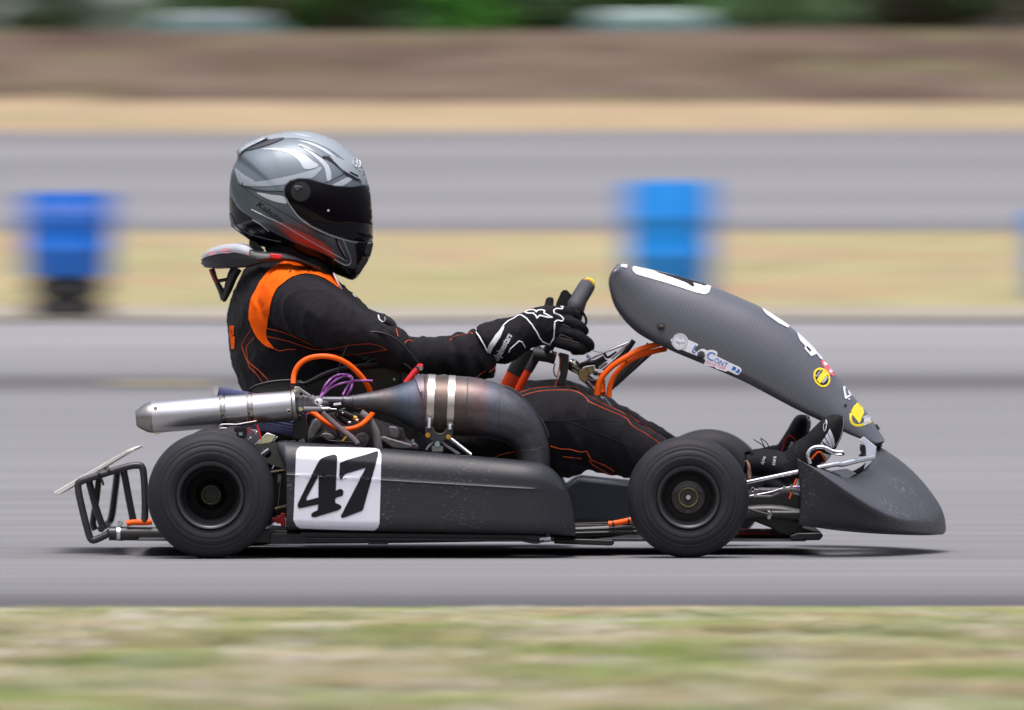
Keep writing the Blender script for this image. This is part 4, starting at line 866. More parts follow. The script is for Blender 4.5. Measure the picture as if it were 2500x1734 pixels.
for i, (a, b) in enumerate(zip(rt, rbb)):
    s = i/(len(rt)-1); w = (.135-.055*s)*min(1, (s/.05+.05))**.4; rg = []
    for j in range(-16, 17):
        t = j/16.0; ang = abs(t)*math.pi/2; k_ = math.cos(ang)**.85 if abs(t) < 1 else 0; sy = math.sin(ang)**.75
        x = b[0]+(a[0]-b[0])*k_; y = b[1]+(a[1]-b[1])*k_; Y = YC+math.copysign(w*sy, t); rg.append(zp('4', x, y, Y) if t <= 0 else Vector((zp('4', x, y, YC-w*sy).x, Y, zp('4', x, y, YC-w*sy).z)))
    rings.append(rg)
m = MB(); loft(m, rings); fair = K(m, 'front_fairing', M_carbon, ang=70, solid=.0025)
bpy.context.view_layer.update(); TF = bvh([fair])
def FD(name, mm, k, loops, lift=.0012, step=18, par=None, smooth=0):
    m = MB(); decal(m, TF, k, loops, step, lift, smooth); return K(m, name, mm, parent=par or fair, ang=60)
FD('white_number_panel', M_white, '4', [[(300, 94), (286, 108), (290, 130), (320, 156), (560, 225), (760, 290), (820, 304), (846, 300), (862, 285), (878, 244), (700, 192), (600, 162), (420, 120)]])
FD('number_stroke', M_navy, '4', [[(440, 128), (620, 190), (690, 218), (740, 250), (752, 240), (738, 214), (790, 228), (830, 240), (846, 235), (620, 170)]], .002)
m = MB(); decal(m, TF, '4', [[(205, 80), (250, 84), (245, 108), (200, 100)]], 10); decal(m, TF, '4', [[(1252, 405), (1275, 416), (1400, 495), (1465, 542), (1452, 556), (1380, 520), (1290, 455), (1275, 438)]], 10)
decal(m, TF, '4', [[(1515, 582), (1560, 620), (1640, 690), (1665, 735), (1700, 765), (1715, 800), (1690, 785), (1665, 752), (1625, 768), (1575, 712), (1580, 690), (1540, 650), (1520, 600)]], 10); K(m, 'white_lettering', M_white, parent=fair)
m = MB(); decal(m, TF, '4', [[(1590, 690), (1622, 722), (1618, 740), (1588, 706)]], 10, .002); K(m, 'lettering_shadow', M_navy, parent=fair)
# sponsor strip
lc = FD('sponsor_sticker', M_white, 'A', [[(150, 280), (165, 245), (190, 235), (230, 170), (290, 132), (360, 122), (430, 140), (490, 185), (530, 260), (745, 355), (735, 395), (710, 400), (680, 440), (670, 510), (720, 525), (775, 480), (830, 455), (880, 460), (945, 500), (1000, 478), (1070, 482), (1150, 520), (1165, 545), (1150, 620), (1480, 780), (1640, 850), (1685, 900), (1680, 950), (1620, 1020), (1580, 1022), (1390, 930), (1370, 945), (1330, 950), (1200, 905), (1140, 895), (1110, 860), (875, 805), (870, 770), (910, 720), (890, 690), (720, 610), (400, 480), (310, 490), (230, 440), (175, 360), (170, 300)]], .0012, 60)
m = MB(); c_ = [(345+160*math.cos(i*.2618), 308+168*math.sin(i*.2618)) for i in range(24)]; stroke(m, TF, 'A', c_, 10, .0018, 20, closed=True); c_ = [(345+125*math.cos(i*.2618), 308+130*math.sin(i*.2618)) for i in range(24)]; stroke(m, TF, 'A', c_, 5, .0018, 20, closed=True)
stroke(m, TF, 'A', [(270, 300), (330, 320), (400, 330), (460, 320)], 12, .0018, 20); stroke(m, TF, 'A', [(330, 330), (335, 380)], 16, .0018, 20); stroke(m, TF, 'A', [(335, 215), (390, 220)], 16, .0018, 20); stroke(m, TF, 'A', [(275, 290), (300, 325)], 22, .0018, 20); K(m, 'round_emblem', mat('grey_print', (.25, .28, .30), .5), parent=lc)
m = MB(); text_on(m, TF, 'A', 'L', 590, 520, 170, 22, .1, .9, 0, .0022); text_on(m, TF, 'A', 'A', 745, 590, 110, 22, 0, .9, 0, .0022); text_on(m, TF, 'A', 'C', 900, 660, 180, 22, 0, 1.05, 0, .0022); text_on(m, TF, 'A', 'ONT', 1075, 735, 105, 25, 0, .95, 0, .0022)
decal(m, TF, 'A', [[(1490, 830), (1550, 850), (1575, 880), (1530, 925), (1455, 905), (1500, 870)]], 30, .0022); decal(m, TF, 'A', [[(1600, 880), (1640, 905), (1650, 950), (1610, 985), (1570, 970), (1545, 950), (1600, 930)]], 30, .0022); K(m, 'blue_lettering', M_blue, parent=lc)
m = MB(); text_on(m, TF, 'A', 'Racing Tools', 905, 760, 62, 19, .35, .95, 0, .0022); K(m, 'red_lettering', M_pink, parent=lc)
def ell(cx, cy, a, b, rot=0, n=28):
    c, s = math.cos(R(rot)), math.sin(R(rot)); return [(cx+a*math.cos(2*math.pi*i/n)*c-b*math.sin(2*math.pi*i/n)*s, cy+a*math.cos(2*math.pi*i/n)*s+b*math.sin(2*math.pi*i/n)*c) for i in range(n)]
ys = FD('round_yellow_sticker', M_yellow, 'B', [ell(158, 503, 118, 152, -28)], .0012, 30)
FD('sticker_disc', M_navy, 'B', [ell(158, 503, 92, 120, -28)], .0018, 30, ys); FD('sticker_band', M_yellow, 'B', [[(80, 540), (175, 400), (240, 460), (130, 600)]], .0024, 30, ys)
m = MB(); text_on(m, TF, 'B', 'PROTECT', 70, 500, 22, -48, .1, .9, .02, .0026); text_on(m, TF, 'B', 'YOUR', 95, 505, 16, -48, .1, .9, 0, .0026); text_on(m, TF, 'B', 'POINT', 180, 600, 34, -52, .1, .8, .03, .0028); K(m, 'sticker_text', M_white, parent=ys)
rs = FD('round_red_sticker', M_pink, 'B', [[(150, 245), (190, 238), (230, 290), (290, 350), (350, 430), (352, 470), (320, 482), (270, 455), (210, 390), (170, 330), (148, 280)]], .0012, 30)
m = MB(); decal(m, TF, 'B', [[(185, 265), (230, 290), (240, 315), (200, 335), (178, 300)]], 20, .002); decal(m, TF, 'B', [[(275, 375), (310, 380), (325, 410), (290, 445), (262, 420)]], 20, .002); K(m, 'sticker_text', M_white, parent=rs)
m = MB()
for l_ in ([(470, 645), (520, 625), (530, 660), (500, 670), (530, 790), (600, 740), (610, 760), (575, 790), (520, 830), (505, 820)], [(545, 690), (570, 700), (590, 745), (570, 760), (550, 740)], [(555, 815), (580, 820), (575, 842), (555, 838)]): decal(m, TF, 'B', [l_], 18, .0015)
K(m, 'white_logo', M_white, parent=fair)
yd = FD('yellow_diamond_sticker', M_yellow, 'B', [[(695, 880), (725, 895), (760, 940), (788, 1010), (785, 1040), (722, 1195), (640, 1090), (610, 1050), (598, 1020), (602, 1000), (640, 930)]], .0012, 25)
m = MB()
for q in range(4): stroke(m, TF, 'B', [(655+q*30, 980-q*20), (700+q*18, 1100-q*20)], 3, .0018, 20, smooth=False)
K(m, 'sticker_lines', mat('dark_yellow', (.45, .33, .02), .5), parent=yd)
m = MB(); stroke(m, TF, 'B', [(604, 1040), (594, 1080), (594, 1130), (620, 1190), (670, 1220), (730, 1222), (800, 1205), (870, 1180), (908, 1164)], 38, .0008, 14, flat=.12); K(m, 'yellow_ring', M_yellow, parent=yd)
ws = FD('white_sticker', M_dirty, 'B', [[(770, 1100), (800, 1085), (860, 1065), (885, 1100), (885, 1170), (800, 1225), (775, 1200), (790, 1160)]], .0018, 20)
m = MB(); text_on(m, TF, 'B', 'MOTO', 780, 1140, 30, -25, 0, .8, 0, .0028); text_on(m, TF, 'B', 'SHOP', 790, 1205, 26, -25, 0, .8, 0, .0028); K(m, 'sticker_text', mat('grey_print', (0, 0, 0)), parent=ws)
m = MB()
for k_, x, y, r in (('4', 503, 540, 30), ('A', 812, 592, 82), ('B', 655, 800, 20)):
    c = hit(TF, *uv(k_, x, y), .0); disc(m, c, px(k_, r, .6), (0, -1, .2), .006); disc(m, c+Vector((0, -.006, .001)), px(k_, r*.4, .6), (0, -1, .2), .002)
K(m, 'rubber_grommet', M_rubber)
m = MB(); tube(m, pts('B', [(960, 1215), (1010, 1290)], .64), px('B', 34)); K(m, 'top_latch', M_black)
m = MB(); c = hit(TF, *uv('4', 503, 540), .0085); disc(m, c, px('4', 9, .6), (0, -1, .2), .002); K(m, 'grommet_pin', mat('rust_brown', (.2, .09, .05), .5))
# steering
YW = YC
m = MB(); tube(m, pts('D', [(1960, 520, .62), (1700, 800, .62), (1400, 1130, .62), (1340, 1200, .62)]), px('D', 52), n=16, smooth=False); tube(m, pts('D', [(2000, 620, .72), (1400, 1160, .72)]), px('D', 40), n=12, smooth=False); K(m, 'fairing_support', M_bmetal)
m = MB(); tube(m, pts('D', [(1128, 1310, .56), (1150, 1180, .56), (1200, 1050, .56), (1350, 880, .56), (1560, 735, .56), (1800, 600, .57), (2050, 525, .58), (2150, 500, .6)]), px('D', 46), n=20); K(m, 'brake_hose', M_orange)
m = MB(); tube(m, pts('D', [(1325, 1340, .58), (1335, 1180, .58), (1410, 1000, .58), (1540, 850, .58), (1680, 750, .58), (1850, 675, .59), (2050, 620, .6), (2200, 590, .62)]), px('D', 43), n=20); tube(m, pts('D', [(1200, 960, .64), (1210, 1100, .64), (1230, 1290, .62)]), px('D', 50), n=20); K(m, 'brake_hose', M_orange)
m = MB(); lathe(m, [(-.002, px('D', 44)), (-.002, px('D', 52)), (.002, px('D', 52)), (.002, px('D', 44))], zp('D', 1570, 745, .565), (.8, 0, .5), 24); K(m, 'cable_tie', M_black)
m = MB(); lathe(m, [(0, .0001), (0, px('D', 60)), (.008, px('D', 100)), (.016, px('D', 100)), (.03, px('D', 70)), (.05, px('D', 58)), (.085, px('D', 52))], zp('D', 700, 790, YC), Vector((.72, 0, -.62)), 32); K(m, 'steering_hub', mat('satin_nickel', (.45, .43, .38), .25, metal=1))
m = MB(); tube(m, pts('D', [(770, 830), (900, 1000), (1080, 1200), (1300, 1480), (1700, 2000)], YC), px('D', 52), n=24, smooth=False); K(m, 'steering_column', M_chrome)
m = MB(); prism(m, 'D', [(830, 960), (960, 870), (1060, 960), (990, 1020), (1000, 1090), (930, 1120), (860, 1060)], YC-.03, YC+.02); prism(m, 'D', [(960, 880), (1090, 850), (1100, 960), (1010, 990)], YC-.04, YC); K(m, 'column_clamp', mat('bronze_metal', (.38, .28, .17), .25, metal=1), smooth=False, bevel=.002)
m = MB(); tube(m, pts('D', [(960, 775), (1250, 640), (1620, 495)], .6), px('D', 19), n=14, smooth=False); tube(m, pts('D', [(1360, 735), (1500, 620), (1600, 520)], .6), px('D', 20), n=14, smooth=False); tube(m, pts('D', [(980, 690), (1040, 750)], .6), px('D', 24), smooth=False); tube(m, pts('D', [(1170, 890), (1290, 800)], .6), px('D', 26), smooth=False); K(m, 'linkage_rod', mat('blued_chrome', (.5, .55, .62), .12, metal=1))
m = MB(); tube(m, pts('D', [(1710, 455), (1640, 560), (1500, 720), (1320, 880), (1240, 940)], .61), px('D', 42), n=16); tube(m, pts('D', [(860, 860), (960, 815), (1120, 790), (1250, 720)], .62), px('D', 40), n=12); tube(m, pts('D', [(1240, 640), (1300, 720), (1440, 640)], .61), px('D', 22)); prism(m, 'D', [(1090, 820), (1200, 740), (1300, 760), (1200, 900), (1110, 900)], .61, .63); tube(m, pts('D', [(1080, 960), (1150, 980)], .6), px('D', 34)); tube(m, pts('D', [(1040, 1090), (1140, 1100), (1100, 1160)], .62), px('D', 30)); K(m, 'linkage_body', M_gel)
m = MB(); prism(m, 'D', [(540, 640), (700, 680), (690, 900), (640, 1160), (500, 1160), (560, 980)], .60, .68); K(m, 'steering_bracket', M_bmetal, smooth=False, bevel=.003)
m = MB(); tube(m, pts('D', [(530, 665), (555, 760), (545, 900), (510, 1050), (488, 1160)], .595), px('D', 9)); K(m, 'orange_wire', M_orange)
m = MB(); tube(m, pts('D', [(480, 820), (460, 900), (470, 980), (500, 1030)], .6), px('D', 10)); tube(m, pts('3', [(1750, 440, .6), (1790, 455, .6), (1830, 500, .6), (1845, 560, .6), (1815, 630, .6)]), px('3', 12)); tube(m, pts('D', [(1070, 615, .58), (1130, 635, .58), (1220, 640, .58)]), px('D', 5)); tube(m, pts('D', [(1000, 630, .58), (970, 660, .58), (990, 700, .58)]), px('D', 5)); K(m, 'thin_wire', M_gel)
# orange tube pair with black foam (steering hoop)
m = MB(); tube(m, pts('3', [(1105, 1170), (1165, 1050)], .55), px('3', 70), n=20, smooth=False); tube(m, pts('3', [(1190, 1200), (1290, 1010)], .62), px('3', 52), n=20, smooth=False); K(m, 'orange_hoop', mat('orange_paint', (.85, .06, .01), .35))
m = MB(); tube(m, pts('3', [(1165, 1050), (1240, 900), (1290, 800)], .55), px('3', 72), n=20); tube(m, pts('3', [(1290, 1010), (1360, 890), (1430, 800)], .62), px('3', 58), n=20); tube(m, pts('3', [(1350, 860), (1480, 880), (1560, 900)], .6), px('3', 60), n=20); K(m, 'hoop_foam', M_rubber)
m = MB(); disc(m, zp('3', 1515, 840, .57), px('3', 14), h=.01); disc(m, zp('3', 1225, 850, .5), px('3', 12), h=.01); K(m, 'hoop_bolt', M_chrome)
# steering wheel: ring in a plane that leans with the column
C0 = zp('3', 1655, 545, YC); top = zp('3', 1845, 235, YC); ev = (top-C0); rv = ev.length; ev.normalize(); Yv = Vector((0, 1, 0))
def wring(a, sc_=1): return C0+ev*rv*math.cos(a)*sc_+Yv*.135*math.sin(a)*sc_
q = [wring(2*math.pi*i/32) for i in range(32)]
m = MB(); tube(m, q, px('3', 44), n=16, closed=True, k=3); sw = K(m, 'steering_wheel', M_rubber)
m = MB(); q = [wring(-1.3+2.6*i/20)+ev*.003 for i in range(21)]; tube(m, q, [px('3', 55)]+[px('3', 78)]*19+[px('3', 55)], n=20); K(m, 'wheel_grip', mat('grey_carbon_grip', (.042, .043, .052), .45, bump=.8, bump_s=600), parent=sw)
m = MB(); a = zp('3', 1866, 205, YC); tube(m, [a+Yv*-.045, a+Yv*.045], px('3', 60), n=20, smooth=False); K(m, 'grip_badge', M_yellow, parent=sw, bevel=.003)
m = MB(); a = zp('3', 1850, 190, YC); tube(m, [a+Yv*-.048, a+Yv*.048], px('3', 36), n=20, smooth=False); a = zp('3', 1890, 232, YC); tube(m, [a+Yv*-.048, a+Yv*.048], px('3', 30), n=20, smooth=False); K(m, 'grip_trim', mat('orange_red', (.8, .12, .03), .4), parent=sw, bevel=.003)
m = MB()
for a in (0, 2.2, -2.2): tube(m, [C0+Vector((.02, 0, -.02)), wring(a)], .010, n=10, smooth=False)
prism(m, '3', [(1612, 280), (1632, 262), (1665, 262), (1720, 320), (1690, 440), (1555, 430), (1570, 370)], .58, .60); K(m, 'wheel_spoke', M_black, parent=sw, smooth=False)
# ================================================================== the driver
drv = empty('person', P(760, 1290, YC), 'kart driver in a black racing suit with orange shoulder panels, grey helmet, gloves and boots', 'person')
B = MB()
def chain(mb, k, lst, n=28):              # (x, y, depth, radius in zoom px, half depth in m)
    tube(mb, [zp(k, a[0], a[1], a[2]) for a in lst], [px(k, a[3], a[2]) for a in lst], n=n, ry=[a[4] for a in lst], k=5)
# torso: (y, back x, front x, half depth)
tors = [(150, 560, 1000, .075), (215, 470, 1150, .13), (300, 405, 1285, .175), (420, 352, 1412, .20), (560, 312, 1560, .215), (700, 300, 1690, .215), (850, 316, 1810, .205), (1000, 326, 1800, .195), (1180, 358, 1760, .185), (1350, 425, 1720, .185), (1600, 560, 1700, .185), (1850, 700, 1650, .17), (2000, 800, 1500, .12)]
rings = []
for y, a, b, w in cat_rom(tors, 4):
    c = zp('2', (a+b)/2, y, YC); rx = px('2', (b-a)/2, YC)
    rings.append([c+Vector((math.copysign(abs(math.cos(t))**.85, math.cos(t))*rx, math.copysign(abs(math.sin(t))**.85, math.sin(t))*w, 0)) for t in [2*math.pi*i/44 for i in range(44)]])
loft(B, rings, True, True)
chain(B, '2', [(1200, 60, YC, 190, .05), (1000, 330, YC, 230, .07)])          # neck
chain(B, '1', [(900, 700, YC, 240, .075), (880, 850, YC, 240, .07), (820, 1100, YC, 180, .06)])     # head inside the helmet
# chest fold above the lap and the far side
chain(B, '2', [(1620, 720, .66, 120, .10), (1770, 775, .66, 100, .09), (1800, 900, .66, 90, .08)])
chain(B, '2', [(1740, 700, .60, 40, .05), (1815, 735, .60, 50, .05), (1850, 830, .60, 45, .05)])
for s in (-1, 1):
    def yy(y): return y if s < 0 else 2*YC-y
    chain(B, '2', [(820, 470, yy(.50), 250, .07), (960, 540, yy(.445), 275, .072), (1180, 680, yy(.40), 262, .068), (1420, 800, yy(.38), 222, .062), (1640, 880, yy(.38), 185, .056), (1790, 925, yy(.39), 172, .052), (1900, 960, yy(.40), 165, .05)])
    chain(B, '3', [(-60, 800, yy(.39), 170, .048), (60, 850, yy(.40), 180, .050), (250, 880, yy(.41), 168, .046), (450, 880, yy(.43), 172, .046), (575, 875, yy(.44), 182, .048), (650, 868, yy(.445), 210, .051), (730, 872, yy(.45), 230, .052), (830, 875, yy(.455), 232, .050), (900, 890, yy(.46), 205, .044), (960, 890, yy(.465), 175, .036)])
    # legs: hip, thigh, knee, shin, ankle
    up = 0 if s < 0 else 55
    chain(B, '7', [(330, 880, yy(.545), 190, .085), (900, 720, yy(.52), 215, .088), (1400, 550-up*.3, yy(.47), 240, .088), (1800, 470-up*.6, yy(.43), 262, .085)])
    chain(B, '7', [(1750, 470-up*.6, yy(.43), 258, .085), (1950, 472-up, yy(.425), 282, .086), (2090, 495-up, yy(.425), 290, .084), (2210, 550-up, yy(.43), 282, .082)])
    chain(B, '4', [(-110, 1318-up, yy(.43), 285, .082), (60, 1385-up, yy(.44), 245, .076), (280, 1472-up, yy(.46), 205, .068), (520, 1560-up, yy(.49), 165, .060), (760, 1625-up*.5, yy(.515), 130, .05), (930, 1645, yy(.53), 105, .044), (1060, 1650, yy(.535), 85, .038)])
chain(B, '2', [(1900, 930, .93, 50, .03), (1960, 905, .93, 46, .03), (2060, 905, .93, 36, .03), (2130, 930, .93, 40, .03)])
# fabric gathers behind the knee and thigh underside
chain(B, '8', [(0, 330, .44, 75, .06), (70, 360, .44, 68, .06), (110, 350, .45, 60, .06)])
def folds(p):
    n = noise.noise
    d = 0.0
    a = Vector((p.x*9+p.z*5, p.y*7, p.z*9-p.x*4)); d += .0060*n(a)
    # sharp creases: ridged noise stretched along the limb's cross direction
    w = Vector((p.x*26+6*p.z, p.y*14, p.z*10)); r = 1-abs(n(w)); d += .0052*(r**4-.33)
    w = Vector((p.x*52-14*p.z, p.y*20, p.z*30+p.x*12)); r = 1-abs(n(w)); d += (.0020 if p.x < .05 else .0010)*(r**5-.3)
    x = p.x
    # gathered cuff near the glove
    u0 = zp('3', 700, 800, .45).x
    if abs(x-u0) < .09 and p.z > .28: d += .0045*math.sin((x-u0)*150+p.z*60)*(1-abs(x-u0)/.09)
    return d
body = voxel('body', B, M_suit, drv, vs=.0055, smooth=9, disp=folds)
bpy.context.view_layer.update(); TB = bvh([body])
def BD(name, mm, k, loops, lift=.0022, step=16, smooth=0, par=None):
    m = MB(); decal(m, TB, k, loops, step, lift, smooth); return m.build(name, mm, par or body, ang=80)
BD('shoulder_panel', M_orangec, '2', [[(760, 180), (820, 152), (900, 141), (1000, 150), (1100, 182), (1200, 242), (1285, 330), (1330, 402), (1300, 378), (1200, 312), (1110, 278), (1020, 266), (930, 282), (860, 318), (800, 365), (750, 410), (715, 490), (697, 560), (688, 620), (672, 690), (660, 770), (652, 830), (665, 880), (695, 920), (733, 965), (690, 955), (640, 930), (590, 885), (550, 830), (515, 760), (495, 700), (491, 640), (500, 560), (515, 500), (545, 435), (600, 335), (660, 255), (715, 205)]], smooth=2, step=14)
m = MB()
stroke(m, TB, '2', [(876, 262), (895, 232), (935, 210), (985, 205), (1003, 195), (1022, 215), (1045, 228), (1090, 235), (1130, 242), (1085, 238), (1040, 238), (1046, 262)], 12, .0045, 8, smooth=False)
stroke(m, TB, '2', [(900, 245), (945, 238), (975, 232), (1010, 240)], 9, .0045, 8, smooth=False); m.build('shoulder_emblem', M_navy, body)
m = MB()
for l in ([(660, 775), (800, 808), (950, 868), (1100, 943), (1250, 1002), (1400, 1024), (1600, 1002), (1780, 975)], [(660, 850), (850, 893), (1000, 943), (1130, 975), (1300, 960), (1450, 930), (1650, 922), (1780, 972)], [(508, 790), (440, 900), (430, 960), (480, 1090), (500, 1140), (560, 1200), (615, 1278)], [(540, 860), (470, 950), (475, 1020), (490, 1090), (580, 1165), (672, 1262)], [(735, 965), (780, 985), (860, 970), (930, 974)], [(1300, 312), (1330, 345), (1345, 390), (1358, 410)], [(1340, 372), (1380, 368), (1412, 372)], [(1868, 780), (1885, 850)], [(1950, 915), (1965, 893), (1995, 885), (2025, 898)]): stroke(m, TB, '2', l, 6.5, .0006, 12)
for l in ([(1225, 1222), (1400, 1176), (1650, 1166), (1760, 1182), (1850, 1240), (2000, 1330)], [(1240, 1256), (1400, 1212), (1640, 1200), (1770, 1222), (1850, 1280), (1880, 1312), (2100, 1410)], [(570, 735), (600, 705), (640, 690), (720, 676), (760, 662), (785, 672)], [(810, 1090), (850, 1050), (905, 1015)], [(938, 1030), (970, 1005), (1005, 960)]): stroke(m, TB, '3', l, 7, .0006, 12)
for l in ([(66, 1125), (150, 1160), (230, 1200), (270, 1215), (320, 1250), (400, 1300), (470, 1350), (545, 1398)], [(146, 1190), (240, 1232), (290, 1290), (390, 1350), (492, 1420)]): stroke(m, TB, '4', l, 6, .0006, 12)
for l in ([(1585, 320), (1700, 350), (1800, 355), (1920, 385), (1985, 378), (2015, 430), (2060, 480), (2200, 540), (2300, 600)], [(1720, 435), (1800, 445), (1930, 458)], [(2020, 475), (2060, 530), (2150, 580), (2270, 650)], [(960, 440), (1060, 405), (1210, 375)]): stroke(m, TB, 'G', l, 12, .0006, 20)
m.build('stitching', M_oranget, body)
BD('back_lettering', M_orangec, '2', [[(316, 752), (355, 748), (357, 835), (338, 838), (342, 800), (332, 792), (338, 845), (366, 848), (360, 966), (334, 968), (326, 900), (316, 812)]])
m = MB(); stroke(m, TB, '2', [(1700, 652), (1712, 690), (1745, 712), (1765, 700), (1760, 672)], 13, .001, 6); decal(m, TB, '2', [[(1448, 452), (1470, 462), (1492, 492), (1476, 486)]], 8, .0022); m.build('chest_lettering', M_white, body)
m = MB()
for k, l in (('3', [(1440, 1490), (1700, 1480), (1900, 1470), (2150, 1500)]), ('3', [(1855, 1340), (1840, 1420), (1830, 1500)]), ('8', [(60, 110), (130, 130), (240, 180), (340, 215), (450, 270)]), ('8', [(190, 90), (180, 130)]), ('2', [(1380, 400), (1500, 520), (1620, 660), (1720, 745), (1830, 810), (1890, 870)])): stroke(m, TB, k, l, 6, .0003, 12)
m.build('seam', M_navy, body)
# wrist strap of the far glove
m = MB(); tube(m, pts('2', [(1945, 915), (1960, 880), (2010, 875), (2060, 905), (2080, 925)], .86), px('2', 36)); m.build('far_sleeve_fold', M_suit, body) if False else None
# ---------------- near glove
G = MB()
chain(G, '3', [(868, 745, .458, 146, .057), (905, 733, .458, 160, .060), (965, 735, .460, 190, .058), (1050, 742, .463, 215, .052), (1130, 712, .466, 198, .045), (1200, 680, .468, 178, .040), (1300, 640, .468, 168, .037), (1400, 605, .465, 182, .034), (1490, 590, .468, 182, .032), (1560, 592, .475, 172, .028)], 32)
FG = [[(1500, 470, .468), (1610, 462, .462), (1700, 478, .47), (1745, 500, .50), (1700, 520, .535), (1620, 520, .55)],
      [(1500, 545, .465), (1640, 548, .458), (1760, 590, .462), (1815, 640, .49), (1790, 665, .53), (1700, 650, .55)],
      [(1500, 640, .465), (1620, 650, .458), (1760, 695, .458), (1855, 762, .475), (1868, 790, .505), (1800, 800, .54)],
      [(1510, 715, .468), (1600, 748, .460), (1700, 782, .458), (1790, 808, .466), (1802, 815, .50), (1740, 820, .53)]]
FRr = [46, 51, 55, 56]
for fg, r in zip(FG, FRr):
    chain(G, '3', [(x, y, Y, r*(1.1 if i < 2 else 1.0 if i < 4 else .9), px('3', r)*(1.1 if i < 2 else 1.0)) for i, (x, y, Y) in enumerate(fg)], 18)
chain(G, '3', [(1400, 560, .49, 60, .014), (1470, 480, .505, 50, .013), (1500, 400, .515, 42, .012), (1505, 345, .52, 38, .011)], 18)
tip = [(1500, 330, .52)]
def gfold(p): return .0012*noise.noise(p*70)+.0014*((1-abs(noise.noise(Vector((p.x*55, p.y*30, p.z*22)))))**4-.3)
gl = voxel('glove', G, M_glove, drv, vs=.0023, smooth=3, disp=gfold)
G = MB()                                   # far glove: mirrored hand on the other side of the wheel
def mir(Y): return 2*YC-Y
chain(G, '3', [(900, 745, mir(.47), 150, .040), (1040, 742, mir(.468), 200, .046), (1200, 680, mir(.468), 170, .040), (1400, 600, mir(.465), 175, .034), (1560, 592, mir(.475), 165, .028)], 24)
for fg, r in zip(FG, FRr): chain(G, '3', [(x-10, y, mir(Y), r, px('3', r)) for x, y, Y in fg], 14)
chain(G, '3', [(1400, 560, mir(.49), 60, .014), (1480, 470, mir(.505), 48, .013), (1500, 380, mir(.515), 40, .012), (1505, 340, mir(.52), 36, .011)], 14)
gf = voxel('glove', G, M_glove, drv, vs=.003, smooth=3)
bpy.context.view_layer.update(); TG = bvh([gl])
m = MB()
for l, w in (([(1510, 775), (1495, 768), (1440, 745), (1410, 710), (1385, 660), (1340, 590), (1290, 530), (1240, 497), (1205, 500), (1170, 525), (1120, 548), (1070, 590), (1040, 640)], 13), ([(1505, 770), (1540, 715), (1545, 640), (1550, 560), (1575, 545), (1625, 552), (1632, 530), (1600, 500), (1545, 480), (1540, 450), (1570, 435), (1620, 440), (1630, 412), (1605, 408)], 13)): stroke(m, TG, '3', l, w, .0008, 6, smooth=False)
stroke(m, TG, '3', [(1120, 845), (1130, 815), (1180, 770), (1215, 740), (1245, 748), (1275, 800)], 10, .0008, 6, smooth=False)
stroke(m, TG, '3', [(802, 622), (850, 700), (900, 790), (940, 875)], 17, .0015, 8, smooth=False)
decal(m, TG, '3', [[(1045, 625), (1080, 600), (1040, 700), (975, 795), (945, 862), (928, 862), (915, 830), (930, 780), (990, 690)]], 12, .0015)
for l in ([(1272, 470), (1300, 452), (1360, 448), (1380, 470), (1390, 452), (1430, 448), (1455, 455), (1448, 478), (1490, 500), (1530, 520), (1480, 518), (1430, 505), (1410, 500), (1385, 528), (1375, 505), (1350, 480), (1300, 480)],): stroke(m, TG, '3', l, 15, .0008, 6, smooth=False, closed=True)
m.build('white_piping', M_white, gl)
m = MB(); text_on(m, TG, '3', 'alpinestars', 1020, 925, 60, -61, 0, .74, .03, .002); m.build('glove_lettering', mat('silver_print', (.5, .5, .54), .5), gl)
m = MB(); stroke(m, TG, '3', [(1610, 585), (1640, 588), (1690, 610)], 9, .0004, 6); stroke(m, TG, '3', [(1590, 690), (1620, 682), (1690, 710), (1720, 720)], 10, .0004, 6); stroke(m, TG, '3', [(1590, 700), (1640, 720), (1700, 735), (1780, 760)], 9, .0004, 6); m.build('finger_seam', mat('grey_leather', (.10, .085, .08), .7), gl)
# ---------------- boots
def boot(name, k, lst, far=0):
    F = MB(); chain(F, k, lst, 28); return F
dY = .26
SH = [(1075, 340, .535, 62, .036), (1120, 345, .535, 74, .040), (1180, 345, .53, 78, .042), (1250, 360, .525, 85, .042), (1320, 380, .52, 88, .042)]
F = MB(); chain(F, '8', SH, 28)
chain(F, '8', [(1300, 430, .52, 80, .040), (1360, 370, .515, 100, .040), (1420, 310, .51, 100, .041), (1480, 260, .505, 92, .044), (1530, 200, .50, 84, .047), (1570, 140, .50, 70, .048), (1596, 95, .50, 46, .042), (1602, 75, .50, 30, .03)], 28)
chain(F, '8', [(1200, 440, .525, 55, .034), (1300, 490, .52, 60, .036), (1380, 480, .515, 55, .036)], 24)
b1 = voxel('boot', F, M_shoe, drv, vs=.0035, smooth=5, disp=lambda p: .0010*noise.noise(p*45))
F = MB(); fy = lambda Y: Y+.27
chain(F, '8', [(1080, 340, .80, 62, .036), (1180, 335, .80, 74, .040), (1260, 320, .80, 78, .042)], 24)
chain(F, '8', [(1230, 390, .80, 75, .040), (1290, 330, .80, 70, .040), (1330, 260, .80, 66, .042), (1370, 190, .80, 62, .046), (1395, 130, .80, 55, .047), (1405, 95, .80, 44, .042), (1408, 75, .80, 26, .03)], 24)
b2 = voxel('boot', F, M_shoe, drv, vs=.0038, smooth=5)
bpy.context.view_layer.update(); T1 = bvh([b1]); T2 = bvh([b2])
def bd(T, par, name, mm, items, lift=.0016):
    m = MB()
    for k, l in items: decal(m, T, k, [l], 12, lift)
    return m.build(name, mm, par, ang=80)
